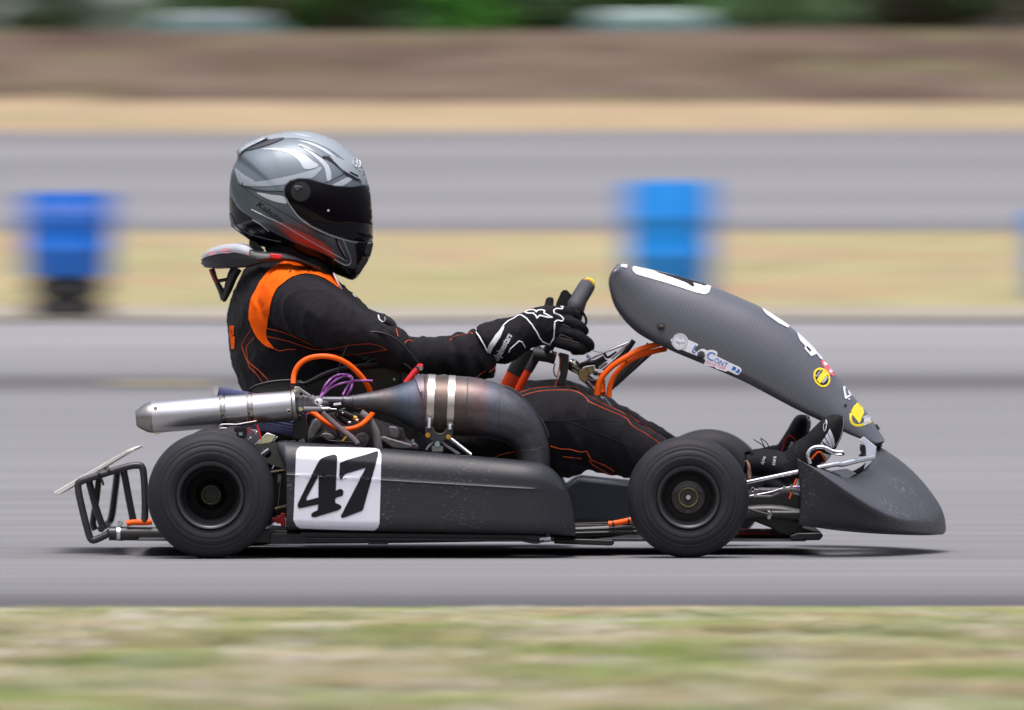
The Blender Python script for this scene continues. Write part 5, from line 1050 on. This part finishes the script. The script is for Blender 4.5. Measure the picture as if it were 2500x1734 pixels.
bd(T1, b1, 'white_stripe', M_white, [('B', [(280, 1268), (310, 1330), (340, 1420), (350, 1500), (330, 1555), (300, 1460), (255, 1330)]), ('B', [(245, 1335), (290, 1440), (320, 1555), (285, 1545), (215, 1390)]), ('B', [(205, 1405), (270, 1535), (240, 1520), (168, 1450)]), ('B', [(160, 1462), (195, 1510), (140, 1510)]),
   ('C', [(950, 520), (1000, 540), (1045, 545), (1040, 600), (1020, 640), (1000, 640), (985, 570)]), ('C', [(905, 655), (960, 615), (965, 635), (930, 665)]), ('C', [(700, 790), (725, 790), (735, 830), (690, 870), (680, 860)])])
m = MB()
for l in ([(835, 600), (870, 560), (910, 518), (940, 520), (975, 590), (990, 640)],): stroke(m, T1, 'C', l, 18, .001, 10, smooth=False)
stroke(m, T1, 'C', [(690, 790), (670, 850), (655, 880)], 14, .001, 10); m.build('orange_trim', M_orange, b1)
m = MB(); stroke(m, T1, 'B', [(228, 1140), (222, 1180), (195, 1205), (190, 1270), (205, 1308), (222, 1280), (235, 1210), (240, 1175)], 9, .0008, 10, closed=True); m.build('toe_emblem', M_white, b1)
m = MB(); text_on(m, T1, 'C', 'stars', 470, 660, 40, -80, 0, .8, 0, .0022); text_on(m, T1, 'C', 'alpine', 350, 650, 34, -70, 0, .7, 0, .0022); m.build('ankle_lettering', M_dirty, b1)
m = MB()
for l in ([(545, 540), (548, 640), (545, 720)], [(560, 650), (660, 615), (720, 600)], [(570, 540), (580, 600), (640, 650)], [(700, 440), (690, 520), (740, 570)], [(740, 380), (790, 460), (800, 560)], [(800, 370), (740, 440), (700, 500), (690, 540)]): stroke(m, T1, 'C', l, 6, .0003, 12)
m.build('lace_seam', M_navy, b1)
m = MB(); stroke(m, T1, 'B', [(505, 1090), (515, 1180), (500, 1320), (450, 1450), (415, 1560)], 8, .0006, 12); m.build('sole_edge', M_dirty, b1)
m = MB(); q = [(530, 530), (560, 470), (575, 400), (620, 350), (670, 380), (700, 450)]; stroke(m, T2, 'C', q, 15, .001, 10, smooth=False); m.build('orange_trim', M_red, b2)
bd(T2, b2, 'grey_patch', M_dirty, [('C', [(605, 480), (640, 410), (665, 420), (650, 475)])])
m = MB(); stroke(m, T2, 'C', [(830, 140), (860, 230), (872, 340)], 8, .0008, 10); c = ell(815, 175, 16, 26, 0, 14); stroke(m, T2, 'C', c, 6, .0008, 8, closed=True); m.build('sole_edge', M_dirty, b2)
m = MB(); 
for l in ([(250, 390), (300, 420), (340, 450), (380, 490), (405, 540)], [(322, 380), (345, 430), (380, 500), (410, 580)], [(330, 380), (370, 410), (400, 450), (412, 500), (405, 560), (410, 600)]): tube(m, pts('C', l, .53), px('C', 5), n=8)
m.build('lace', M_navy, b1)
m = MB(); chain(m, 'C', [(180, 600, .52, 30, .02), (205, 660, .52, 34, .025), (210, 740, .52, 26, .02), (212, 790, .52, 20, .02)], 16); m.build('ankle_skin', M_skin, drv)
m = MB(); tube(m, pts('C', [(168, 540, .52), (185, 520, .51), (215, 510, .51), (240, 540, .505), (230, 580, .505), (200, 590, .51)]), px('C', 16), n=12); m.build('sock_cuff', M_shoe, b1)
# ---------------- helmet
HO = [(412, 290), (440, 262), (470, 240), (520, 214), (580, 188), (640, 165), (700, 150), (800, 134), (900, 131), (1000, 140), (1100, 168), (1200, 217), (1290, 285), (1350, 345), (1390, 410), (1415, 480), (1430, 545), (1442, 620), (1452, 720), (1460, 840), (1463, 960), (1470, 1010), (1455, 1080), (1425, 1150), (1392, 1200), (1360, 1250), (1325, 1282), (1290, 1285), (1220, 1258), (1100, 1210), (950, 1150), (800, 1090), (680, 1050), (560, 1010), (480, 955), (410, 905), (366, 862), (358, 800), (352, 720), (351, 620), (356, 530), (368, 450), (392, 390), (414, 340)]
HOs = cat_rom(HO, 5, True); HC2 = (880, 690)
def hang(x, y): return math.atan2(y-HC2[1], x-HC2[0])
HT = sorted((hang(*q), math.hypot(q[0]-HC2[0], q[1]-HC2[1])) for q in HOs)
def hR(t):
    lo, hi = 0, len(HT)
    while lo < hi:
        m_ = (lo+hi)//2
        if HT[m_][0] < t: lo = m_+1
        else: hi = m_
    a = HT[lo-1]; b = HT[lo % len(HT)]; da = (b[0]-a[0]) % (2*math.pi); tt = ((t-a[0]) % (2*math.pi))/da if da > 1e-9 else 0
    return a[1]+(b[1]-a[1])*min(1, tt)
HWd = .123
def hw(x, y):
    f = min(1, math.hypot(x-HC2[0], y-HC2[1])/hR(hang(x, y)))
    w = HWd*(1-f**2.3)**(1/2.15)
    # narrower towards the chin, hollow at the neck side
    w *= 1-.20*max(0, min(1, (y-850)/450))
    return w
def hp(x, y, side=-1, e=0.0):
    w = hw(x, y); c = (HC2[0]+(x-HC2[0])*(1+e), HC2[1]+(y-HC2[1])*(1+e))
    Y = YC+side*w*(1+e*1.3); q = zp('1', c[0], c[1], YC); return Vector((q.x, Y, q.z))
m = MB(); nT, nF = 200, 44; vs = []; fs = []
fr = [1-(1-(i/nF))**2.2 for i in range(nF+1)]
for side in (-1, 1):
    o = len(vs)
    for i in range(1, nF+1):
        for j in range(nT):
            t = 2*math.pi*j/nT-math.pi; r = hR(t)*fr[i]; vs.append(hp(HC2[0]+r*math.cos(t), HC2[1]+r*math.sin(t), side))
    vs.append(hp(*HC2, side))
    for i in range(nF-1):
        for j in range(nT): fs.append((o+i*nT+j, o+i*nT+(j+1) % nT, o+(i+1)*nT+(j+1) % nT, o+(i+1)*nT+j))
    for j in range(nT): fs.append((o+nF*nT, o+j, o+(j+1) % nT))
m.add(vs, fs)
M_helm = mat('grey_blue_helmet_lacquer', (.135, .170, .195), .42, metal=.35, coat=.25)
helm = m.build('helmet', M_helm, drv, ang=180)
bm = bmesh.new(); bm.from_mesh(helm.data); bmesh.ops.remove_doubles(bm, verts=bm.verts, dist=.00005); bm.to_mesh(helm.data); bm.free()
def HD(name, mm, loops, e=.004, step=18, sides=(-1, 1), par=None, smooth=3, rim=False):
    m = MB()
    lp = [[tuple(q) for q in cat_rom(l, smooth, True)] for l in loops] if smooth else loops
    ex = []
    for i in range(0, 360, 3):
        t = R(i)-math.pi; r = hR(t)
        for f in (.8, .86, .90, .93, .955, .975, .988, .996): ex.append((HC2[0]+r*f*math.cos(t), HC2[1]+r*f*math.sin(t)))
    def clampf(p):
        r = hR(hang(*p)); d = math.hypot(p[0]-HC2[0], p[1]-HC2[1]); f = min(1, r/d) if d > 0 else 1
        return (HC2[0]+(p[0]-HC2[0])*f, HC2[1]+(p[1]-HC2[1])*f)
    v2, f2 = tri2d(lp, step, ex)
    for s in sides: m.add([hp(*clampf(p), s, e) for p in v2], f2)
    o = m.build(name, mm, par or helm, ang=180)
    bm = bmesh.new(); bm.from_mesh(o.data); bmesh.ops.remove_doubles(bm, verts=bm.verts, dist=.0002); bmesh.ops.recalc_face_normals(bm, faces=bm.faces); bm.to_mesh(o.data); bm.free()
    return o
def hstroke(mb, line, w, e=.006, sides=(-1, 1), closed=False, smooth=True):
    q = cat_rom(line, 6, closed) if smooth else line; r = px('1', w/2, .5)
    for s in sides: tube(mb, [hp(*p, s, e) for p in q], r, n=6, smooth=False, closed=closed, ry=r*.5)
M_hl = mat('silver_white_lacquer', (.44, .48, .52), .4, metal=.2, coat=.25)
M_hm = mat('silver_grey_lacquer', (.33, .37, .40), .36, metal=.3, coat=.25)
M_hd = mat('dark_slate_lacquer', (.07, .088, .10), .36, metal=.3, coat=.25)
M_hb = mat('black_lacquer', (.006, .006, .008), .22, spec=.4)
M_hdd = mat('graphite_lacquer', (.10, .10, .115), .36, metal=.3, coat=.25)
# lower shell gets darker paint towards the chin: separate painted fields
HD('graphite_field', M_hd, [[(440, 548), (600, 594), (780, 600), (840, 740), (1000, 880), (1180, 960), (1330, 1000), (1350, 1200), (1300, 1240), (1150, 1130), (900, 1000), (700, 900), (560, 810), (500, 740)]], .003)
HD('top_stripe', M_hm, [[(590, 190), (700, 152), (800, 136), (900, 132), (1000, 142), (1100, 170), (1200, 218), (1290, 286), (1350, 346), (1395, 420), (1418, 500), (1425, 545), (1385, 540), (1330, 440), (1240, 350), (1130, 270), (1000, 215), (860, 185), (700, 195)]], .003)
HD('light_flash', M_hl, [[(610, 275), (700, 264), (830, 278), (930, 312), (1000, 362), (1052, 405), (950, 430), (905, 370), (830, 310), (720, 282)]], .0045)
HD('light_flash', M_hm, [[(432, 535), (600, 524), (800, 488), (1000, 438), (1062, 412), (1072, 430), (1000, 500), (900, 505), (800, 545), (640, 562), (480, 556)]], .0045)
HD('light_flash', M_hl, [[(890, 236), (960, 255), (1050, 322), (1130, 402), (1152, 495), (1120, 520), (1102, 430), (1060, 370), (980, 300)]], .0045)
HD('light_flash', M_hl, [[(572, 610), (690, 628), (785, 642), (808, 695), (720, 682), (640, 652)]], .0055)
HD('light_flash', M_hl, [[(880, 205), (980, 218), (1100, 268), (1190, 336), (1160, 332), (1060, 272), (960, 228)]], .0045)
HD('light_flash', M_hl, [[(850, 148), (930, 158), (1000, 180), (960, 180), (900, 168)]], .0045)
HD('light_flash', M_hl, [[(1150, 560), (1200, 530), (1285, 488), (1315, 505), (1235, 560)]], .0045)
HD('rear_panel', M_hd, [[(398, 440), (440, 470), (470, 560), (520, 740), (540, 800), (440, 715), (385, 610), (372, 520)]], .0045)
HD('rear_flash', M_hm, [[(400, 420), (470, 470), (560, 525), (470, 530), (432, 530)]], .005)
HD('black_field', M_hb, [[(356, 640), (380, 660), (430, 735), (560, 822), (700, 918), (900, 1012), (1150, 1112), (1325, 1205), (1345, 1100), (1340, 1000), (1462, 988), (1470, 1012), (1455, 1080), (1425, 1150), (1392, 1200), (1360, 1250), (1325, 1282), (1290, 1285), (1220, 1258), (1100, 1210), (950, 1150), (800, 1090), (680, 1050), (560, 1010), (480, 955), (410, 905), (366, 862), (356, 780)]], .004)
def redmat():
    m = bpy.data.materials.new('red_fade_lacquer'); m.use_nodes = True; nt = m.node_tree; b = nt.nodes['Principled BSDF']; L = nt.links
    tc = nt.nodes.new('ShaderNodeTexCoord'); mp = nt.nodes.new('ShaderNodeMapping'); mp.vector_type = 'TEXTURE'
    a = zp('1', 960, 985, YC); q = P(760, 1290, YC); mp.inputs['Location'].default_value = (a.x-q.x, 0, a.z-q.z); mp.inputs['Rotation'].default_value = (0, R(30.5), 0); mp.inputs['Scale'].default_value = (.088, 1, .020)
    gr = nt.nodes.new('ShaderNodeTexGradient'); gr.gradient_type = 'SPHERICAL'
    sep = nt.nodes.new('ShaderNodeSeparateXYZ'); cmb = nt.nodes.new('ShaderNodeCombineXYZ')
    L.new(tc.outputs['Object'], mp.inputs[0]); L.new(mp.outputs[0], sep.inputs[0]); L.new(sep.outputs[0], cmb.inputs[0]); L.new(sep.outputs[2], cmb.inputs[2]); L.new(cmb.outputs[0], gr.inputs[0])
    mx = nt.nodes.new('ShaderNodeMix'); mx.data_type = 'RGBA'; mx.inputs[6].default_value = (.07, .088, .10, 1); mx.inputs[7].default_value = (.95, .07, .03, 1); L.new(gr.outputs[0], mx.inputs[0]); L.new(mx.outputs[2], b.inputs['Base Color'])
    b.inputs['Metallic'].default_value = .2; b.inputs['Roughness'].default_value = .36; b.inputs['Coat Weight'].default_value = .25; return m
HD('red_fade', redmat(), [[(640, 800), (720, 815), (850, 880), (1000, 950), (1120, 1010), (1240, 1090), (1262, 1150), (1150, 1108), (1000, 1046), (860, 985), (740, 915)]], .0055)
m = MB(); hstroke(m, [(530, 740), (640, 795), (760, 850), (900, 935), (1050, 1020), (1180, 1092), (1268, 1140)], 7, .0065)
hstroke(m, [(1185, 962), (1225, 1040), (1262, 1120), (1268, 1142)], 6, .0065); hstroke(m, [(1238, 972), (1270, 1050), (1300, 1135), (1278, 1172), (1240, 1165), (1170, 1125)], 10, .0065); hstroke(m, [(540, 820), (600, 855), (670, 912)], 8, .0065)
hstroke(m, [(800, 650), (835, 712), (900, 800), (1000, 874), (1150, 944), (1298, 988), (1350, 995)], 8, .010); m.build('light_pinstripe', M_hm, helm)
m = MB(); hstroke(m, [(438, 545), (540, 615), (680, 705), (850, 805), (1000, 895), (1135, 950)], 6, .0068); hstroke(m, [(440, 548), (520, 575), (620, 595), (700, 600), (785, 598)], 7, .0068); hstroke(m, [(905, 250), (980, 280), (1060, 330), (1100, 352)], 6, .0068); hstroke(m, [(1090, 540), (1160, 510), (1250, 465)], 5, .0068); hstroke(m, [(1185, 962), (1210, 1040), (1262, 1130)], 16, .0058); m.build('black_pinstripe', M_hb, helm)
m = MB(); 
for s in (-1,):
    vs, fs = text2d('Kabuto', 1, .25, .012); ca, sa = math.cos(R(35)), math.sin(R(35)); V = []
    for a, b in vs:
        a *= 80; b *= -62; V.append(hp(566+a*ca-b*sa, 708+a*sa+b*ca, s, .009))
    m.add(V, fs)
m.build('helmet_lettering', M_hb, helm)
VZ = [(790, 590), (800, 558), (835, 526), (900, 507), (980, 510), (1080, 540), (1180, 565), (1300, 570), (1400, 556), (1431, 548), (1442, 620), (1452, 720), (1460, 840), (1463, 965), (1400, 990), (1300, 975), (1150, 930), (1000, 862), (900, 790), (830, 700), (796, 635)]
HD('visor_surround', M_hdd, [[(HC2[0]+(x-HC2[0]), y) for x, y in [(782, 590), (792, 552), (830, 516), (900, 497), (985, 500), (1085, 531), (1180, 556), (1300, 561), (1400, 547), (1431, 540), (1442, 620), (1463, 972), (1400, 1000), (1296, 985), (1145, 941), (992, 872), (890, 798), (820, 706), (786, 640)]]], .006, smooth=0)
vis = HD('visor', M_visor, [VZ], .014, smooth=0)
HD('visor_pivot', mat('smoked_plastic', (.012, .012, .013), .3), [ell(915, 605, 74, 76)], .018, par=vis, smooth=0)
m = MB(); c = hp(888, 580, -1, .022); disc(m, c, px('1', 20, .5), (0, -1, .1), .003); tube(m, [hp(868, 572, -1, .024), hp(890, 568, -1, .026), hp(925, 576, -1, .024)], px('1', 9, .5)); m.build('visor_button', mat('dark_grey_plastic', (.05, .05, .055), .3), vis)
m = MB(); c = hp(1125, 750, -1, .016); disc(m, c, px('1', 14, .5), (0, -1, .1), .003, dome=.6); m.build('visor_pin', M_chrome, vis)
m = MB(); q = [hp(x, y, -1, .018) for x, y in VZ[10:20]]; 
# vents and lips
HD('rear_vent', mat('dark_vent', (.035, .037, .045), .35), [[(472, 268), (520, 250), (600, 222), (700, 196), (784, 186), (740, 212), (640, 248), (540, 276), (500, 282)]], .012)
m = MB()
for Y in (0,): 
    rg = []
    for (x, y, hh) in ((408, 300, 20), (440, 262, 22), (500, 225, 22), (580, 190, 18), (640, 168, 8)):
        rg.append([zp('1', x+dx_, y+dy_-4, YC+w) for w, dx_, dy_ in ((-.055, 8, hh), (-.04, 0, 4), (0, -6, -4), (.04, 0, 4), (.055, 8, hh))])
    loft(m, rg)
m.build('rear_spoiler', M_hm, helm, solid=.003)
HD('brow_vent', M_hb, [[(1080, 335), (1105, 330), (1140, 338), (1180, 385), (1230, 440), (1290, 470), (1382, 526), (1360, 522), (1285, 490), (1215, 432), (1150, 372)]], .012)
HD('brow_scoop', M_hm, [[(1130, 335), (1200, 340), (1290, 390), (1350, 450), (1375, 510), (1290, 468), (1230, 430), (1180, 380)]], .010)
m = MB(); hstroke(m, [(1290, 455), (1320, 470), (1350, 485)], 12, .016); m.build('vent_slot', M_hb, helm)
m = MB(); hstroke(m, ell(1340, 380, 26, 38, -20, 16), 7, .012, (-1,), True); hstroke(m, [(1320, 370), (1345, 385), (1362, 395)], 7, .012, (-1,)); hstroke(m, [(1338, 345), (1345, 385), (1335, 410)], 6, .012, (-1,)); hstroke(m, [(1355, 430), (1375, 445)], 10, .012, (-1,)); m.build('brow_emblem', M_white, helm)
m = MB()
for Yo in (-1, 1): prism(m, '1', [(1395, 1000), (1465, 990), (1471, 1020), (1450, 1100), (1440, 1112), (1405, 1098), (1390, 1050)], YC+Yo*.03-.02, YC+Yo*.03+.02)
prism(m, '1', [(1340, 1090), (1405, 1105), (1440, 1115), (1425, 1150), (1392, 1200), (1360, 1250), (1325, 1240), (1335, 1150)], YC-.045, YC+.045)
m.build('chin_vent', M_black, helm, bevel=.004)
HD('neck_roll', M_hb, [[(362, 770), (370, 862), (420, 905), (480, 950), (560, 1005), (520, 960), (430, 890), (385, 800)]], .010)
m = MB(); hstroke(m, [(360, 765), (372, 830), (440, 890), (520, 930), (640, 965), (760, 990)], 8, .008); hstroke(m, [(368, 862), (420, 905), (500, 960)], 14, .006); m.build('trim_lip', M_hdd, helm)
m = MB(); prism(m, '1', [(505, 975), (560, 995), (620, 1060), (560, 1080), (520, 1060), (505, 1010)], YC-.06, YC+.06); tube(m, pts('1', [(545, 990), (552, 1015), (530, 1030), (535, 1050), (515, 1060)], YC-.065), px('1', 6)); m.build('helmet_anchor', M_black, helm, smooth=False)
# ---------------- neck brace
def lin(t, x):
    for (a, za), (b, zb) in zip(t, t[1:]):
        if x <= b: return za+(zb-za)*max(0, x-a)/(b-a)
    return t[-1][1]
tp = [(128, 1122), (140, 1090), (178, 1056), (260, 1028), (340, 1012), (430, 1010), (520, 1060), (620, 1068), (800, 1078), (900, 1110), (1000, 1150), (1160, 1230)]
bt = [(128, 1180), (145, 1197), (190, 1203), (350, 1196), (480, 1190), (560, 1172), (640, 1150), (800, 1140), (900, 1150), (1000, 1190), (1160, 1280)]
m = MB(); rings = []
for i in range(72):
    a = 2*math.pi*i/72; cx = 645; x = cx-517*math.cos(a)
    xo = x; Yo = .165*math.sin(a)*(1 if x > 300 else .85+.15*(x-128)/172); tz, bz = lin(tp, xo), lin(bt, xo); xi = cx-(300 if x < cx else 430)*math.cos(a); Yi = .115*math.sin(a)
    k1 = lambda t: (xo+(xi-xo)*t, YC+Yo+(Yi-Yo)*t)
    def pt(t, z): q = k1(t); v = zp('1', q[0], z, YC); return Vector((v.x, q[1], v.z))
    rings.append([pt(0, (tz*.35+bz*.65)), pt(.06, tz*.7+bz*.3), pt(.2, tz+6), pt(.5, tz), pt(.95, tz+14), pt(1, (tz+bz)/2), pt(.9, bz-8), pt(.4, bz), pt(.08, bz-6)])
rings.append(rings[0]); loft(m, rings, True); nb = m.build('neck_brace', mat('black_brace', (.010, .010, .011), .4), drv)
bm = bmesh.new(); bm.from_mesh(nb.data); bmesh.ops.remove_doubles(bm, verts=bm.verts, dist=.0001); bmesh.ops.recalc_face_normals(bm, faces=bm.faces); bm.to_mesh(nb.data); bm.free()
bpy.context.view_layer.update()
m = MB(); rings = []
for i in range(25):
    a = math.pi*(-.42+.84*i/24); cx = 645; x = cx-517*math.cos(a)
    def pt2(f, z):
        xo = cx-(517-175*f)*math.cos(a); Yo = (.165*math.sin(a)*(1 if x > 300 else .85+.15*(x-128)/172))*(1-.2*f); v = zp('1', xo, z, YC); return Vector((v.x, YC+Yo, v.z))
    tz = lin(tp, x); bz = lin(bt, x); rings.append([pt2(.0, tz*.62+bz*.38-4), pt2(.015, tz*.85+bz*.15-4), pt2(.10, tz-4), pt2(.5, tz-8), pt2(.9, tz-2)])
loft(m, rings); wt = m.build('white_brace_top', mat('white_glossy_plastic', (.60, .62, .68), .22, coat=.5), nb, solid=.003)
bpy.context.view_layer.update(); TW = bvh([wt]); m = MB()
for l in ([(178, 1078), (235, 1062), (262, 1074), (230, 1092), (185, 1094)], [(275, 1055), (330, 1040), (372, 1048), (340, 1062), (290, 1068)], [(290, 1078), (350, 1070), (362, 1082), (300, 1092)]): decal(m, TW, '1', [l], 12, .0016)
m.build('faded_print', mat('faded_pink', (.75, .36, .38), .4), wt)
m = MB(); prism(m, '1', [(663, 1088), (680, 1083), (755, 1090), (765, 1105), (750, 1124), (672, 1118)], YC-.170, YC-.14); m.build('red_release', M_red, nb, bevel=.002)
m = MB(); tube(m, pts('1', [(215, 1200, YC-.03), (245, 1290, YC-.03), (290, 1380, YC-.03), (305, 1440, YC-.03)]), [px('1', 22), px('1', 20), px('1', 26), px('1', 24)], n=12, ry=.012); tube(m, pts('1', [(410, 1195, YC-.05), (375, 1260, YC-.05), (340, 1360, YC-.04), (310, 1440, YC-.03)]), [px('1', 45), px('1', 42), px('1', 34), px('1', 22)], n=14, ry=.015); tube(m, pts('1', [(250, 1300, YC-.03), (330, 1285, YC-.03)]), px('1', 14)); m.build('brace_strut', M_bmetal, nb)
m = MB(); tube(m, pts('1', [(205, 1205, YC-.045), (235, 1280, YC-.045), (255, 1310, YC-.045)]), px('1', 16), ry=.004); m.build('brace_strap', mat('dark_red_strap', (.22, .03, .03), .6), nb)
m = MB()
for c in ((230, 1075, 40, 14), (300, 1050, 46, 12), (380, 1045, 40, 10), (270, 1090, 46, 8)):
    pass
tube(m, pts('1', [(1165, 1240, YC-.09), (1200, 1320, YC-.1), (1225, 1365, YC-.1)]), px('1', 10), ry=.004); m.build('zip_pull', M_alu, body)
# each loose piece of these repeated small parts becomes an object of its own
SPLIT = ('cable_tie', 'steel_bolt', 'brass_fitting', 'brass_bolt', 'orange_hoop', 'hoop_foam', 'hoop_bolt', 'spring', 'rivet', 'flange_bolt', 'washer', 'stub_axle', 'wheel_nut', 'brake_line', 'red_cable', 'control_cable', 'wiring', 'light_flash', 'red_fade', 'graphite_field', 'rear_panel', 'rear_flash', 'brow_vent', 'brow_scoop', 'rear_vent', 'visor_pivot', 'vent_slot', 'seam', 'bumper_brace', 'seat_support', 'nose_bracket', 'fairing_latch', 'polished_bracket', 'linkage_rod', 'linkage_body', 'brake_hose', 'bumper_bar', 'zinc_bolt', 'thin_wire', 'side_bumper_tube', 'ignition_coil', 'fairing_support', 'engine_bracket', 'weld_seam', 'lace', 'lace_seam', 'finger_seam', 'tie_rod', 'ball_joint', 'pedal_cable', 'white_piping', 'white_stripe', 'orange_trim', 'cylinder_fins', 'clamp_screw', 'throttle_rod', 'neck_roll', 'column_clamp', 'white_fitting', 'brake_pedal', 'grip_trim', 'mounting_bolt', 'chin_vent', 'carburettor', 'crankcase', 'breather_tube', 'grommet_pin', 'trim_lip', 'frame', 'white_lettering', 'black_pinstripe', 'light_pinstripe', 'floor_and_shade_tray')
def islands(me):
    par = list(range(len(me.vertices)))
    def f(i):
        while par[i] != i: par[i] = par[par[i]]; i = par[i]
        return i
    for p in me.polygons:
        a = f(p.vertices[0])
        for v in p.vertices[1:]: par[f(v)] = a
    gr = {}
    for p in me.polygons: gr.setdefault(f(p.vertices[0]), []).append(p.index)
    return list(gr.values())
for o in list(sc.objects):
    if o.type != 'MESH' or not o.parent or o.name.split('.')[0] not in SPLIT or o.children: continue
    g_ = islands(o.data)
    if not 1 < len(g_) < 30: continue
    g_.sort(key=len, reverse=True); src = o.data; base = o.name.split('.')[0]
    for i, fl in enumerate(g_):
        idx = {}; fs = []
        for k in fl: fs.append([idx.setdefault(v, len(idx)) for v in src.polygons[k].vertices])
        me = bpy.data.meshes.new(base); vl = sorted(idx, key=idx.get); me.from_pydata([src.vertices[v].co[:] for v in vl], [], fs); me.materials.append(src.materials[0])
        sm = src.polygons[fl[0]].use_smooth
        for p in me.polygons: p.use_smooth = sm
        if sm: me.set_sharp_from_angle(angle=R(45))
        if i == 0: first = me
        else:
            q = o.copy(); q.data = me; sc.collection.objects.link(q)
    o.data = first
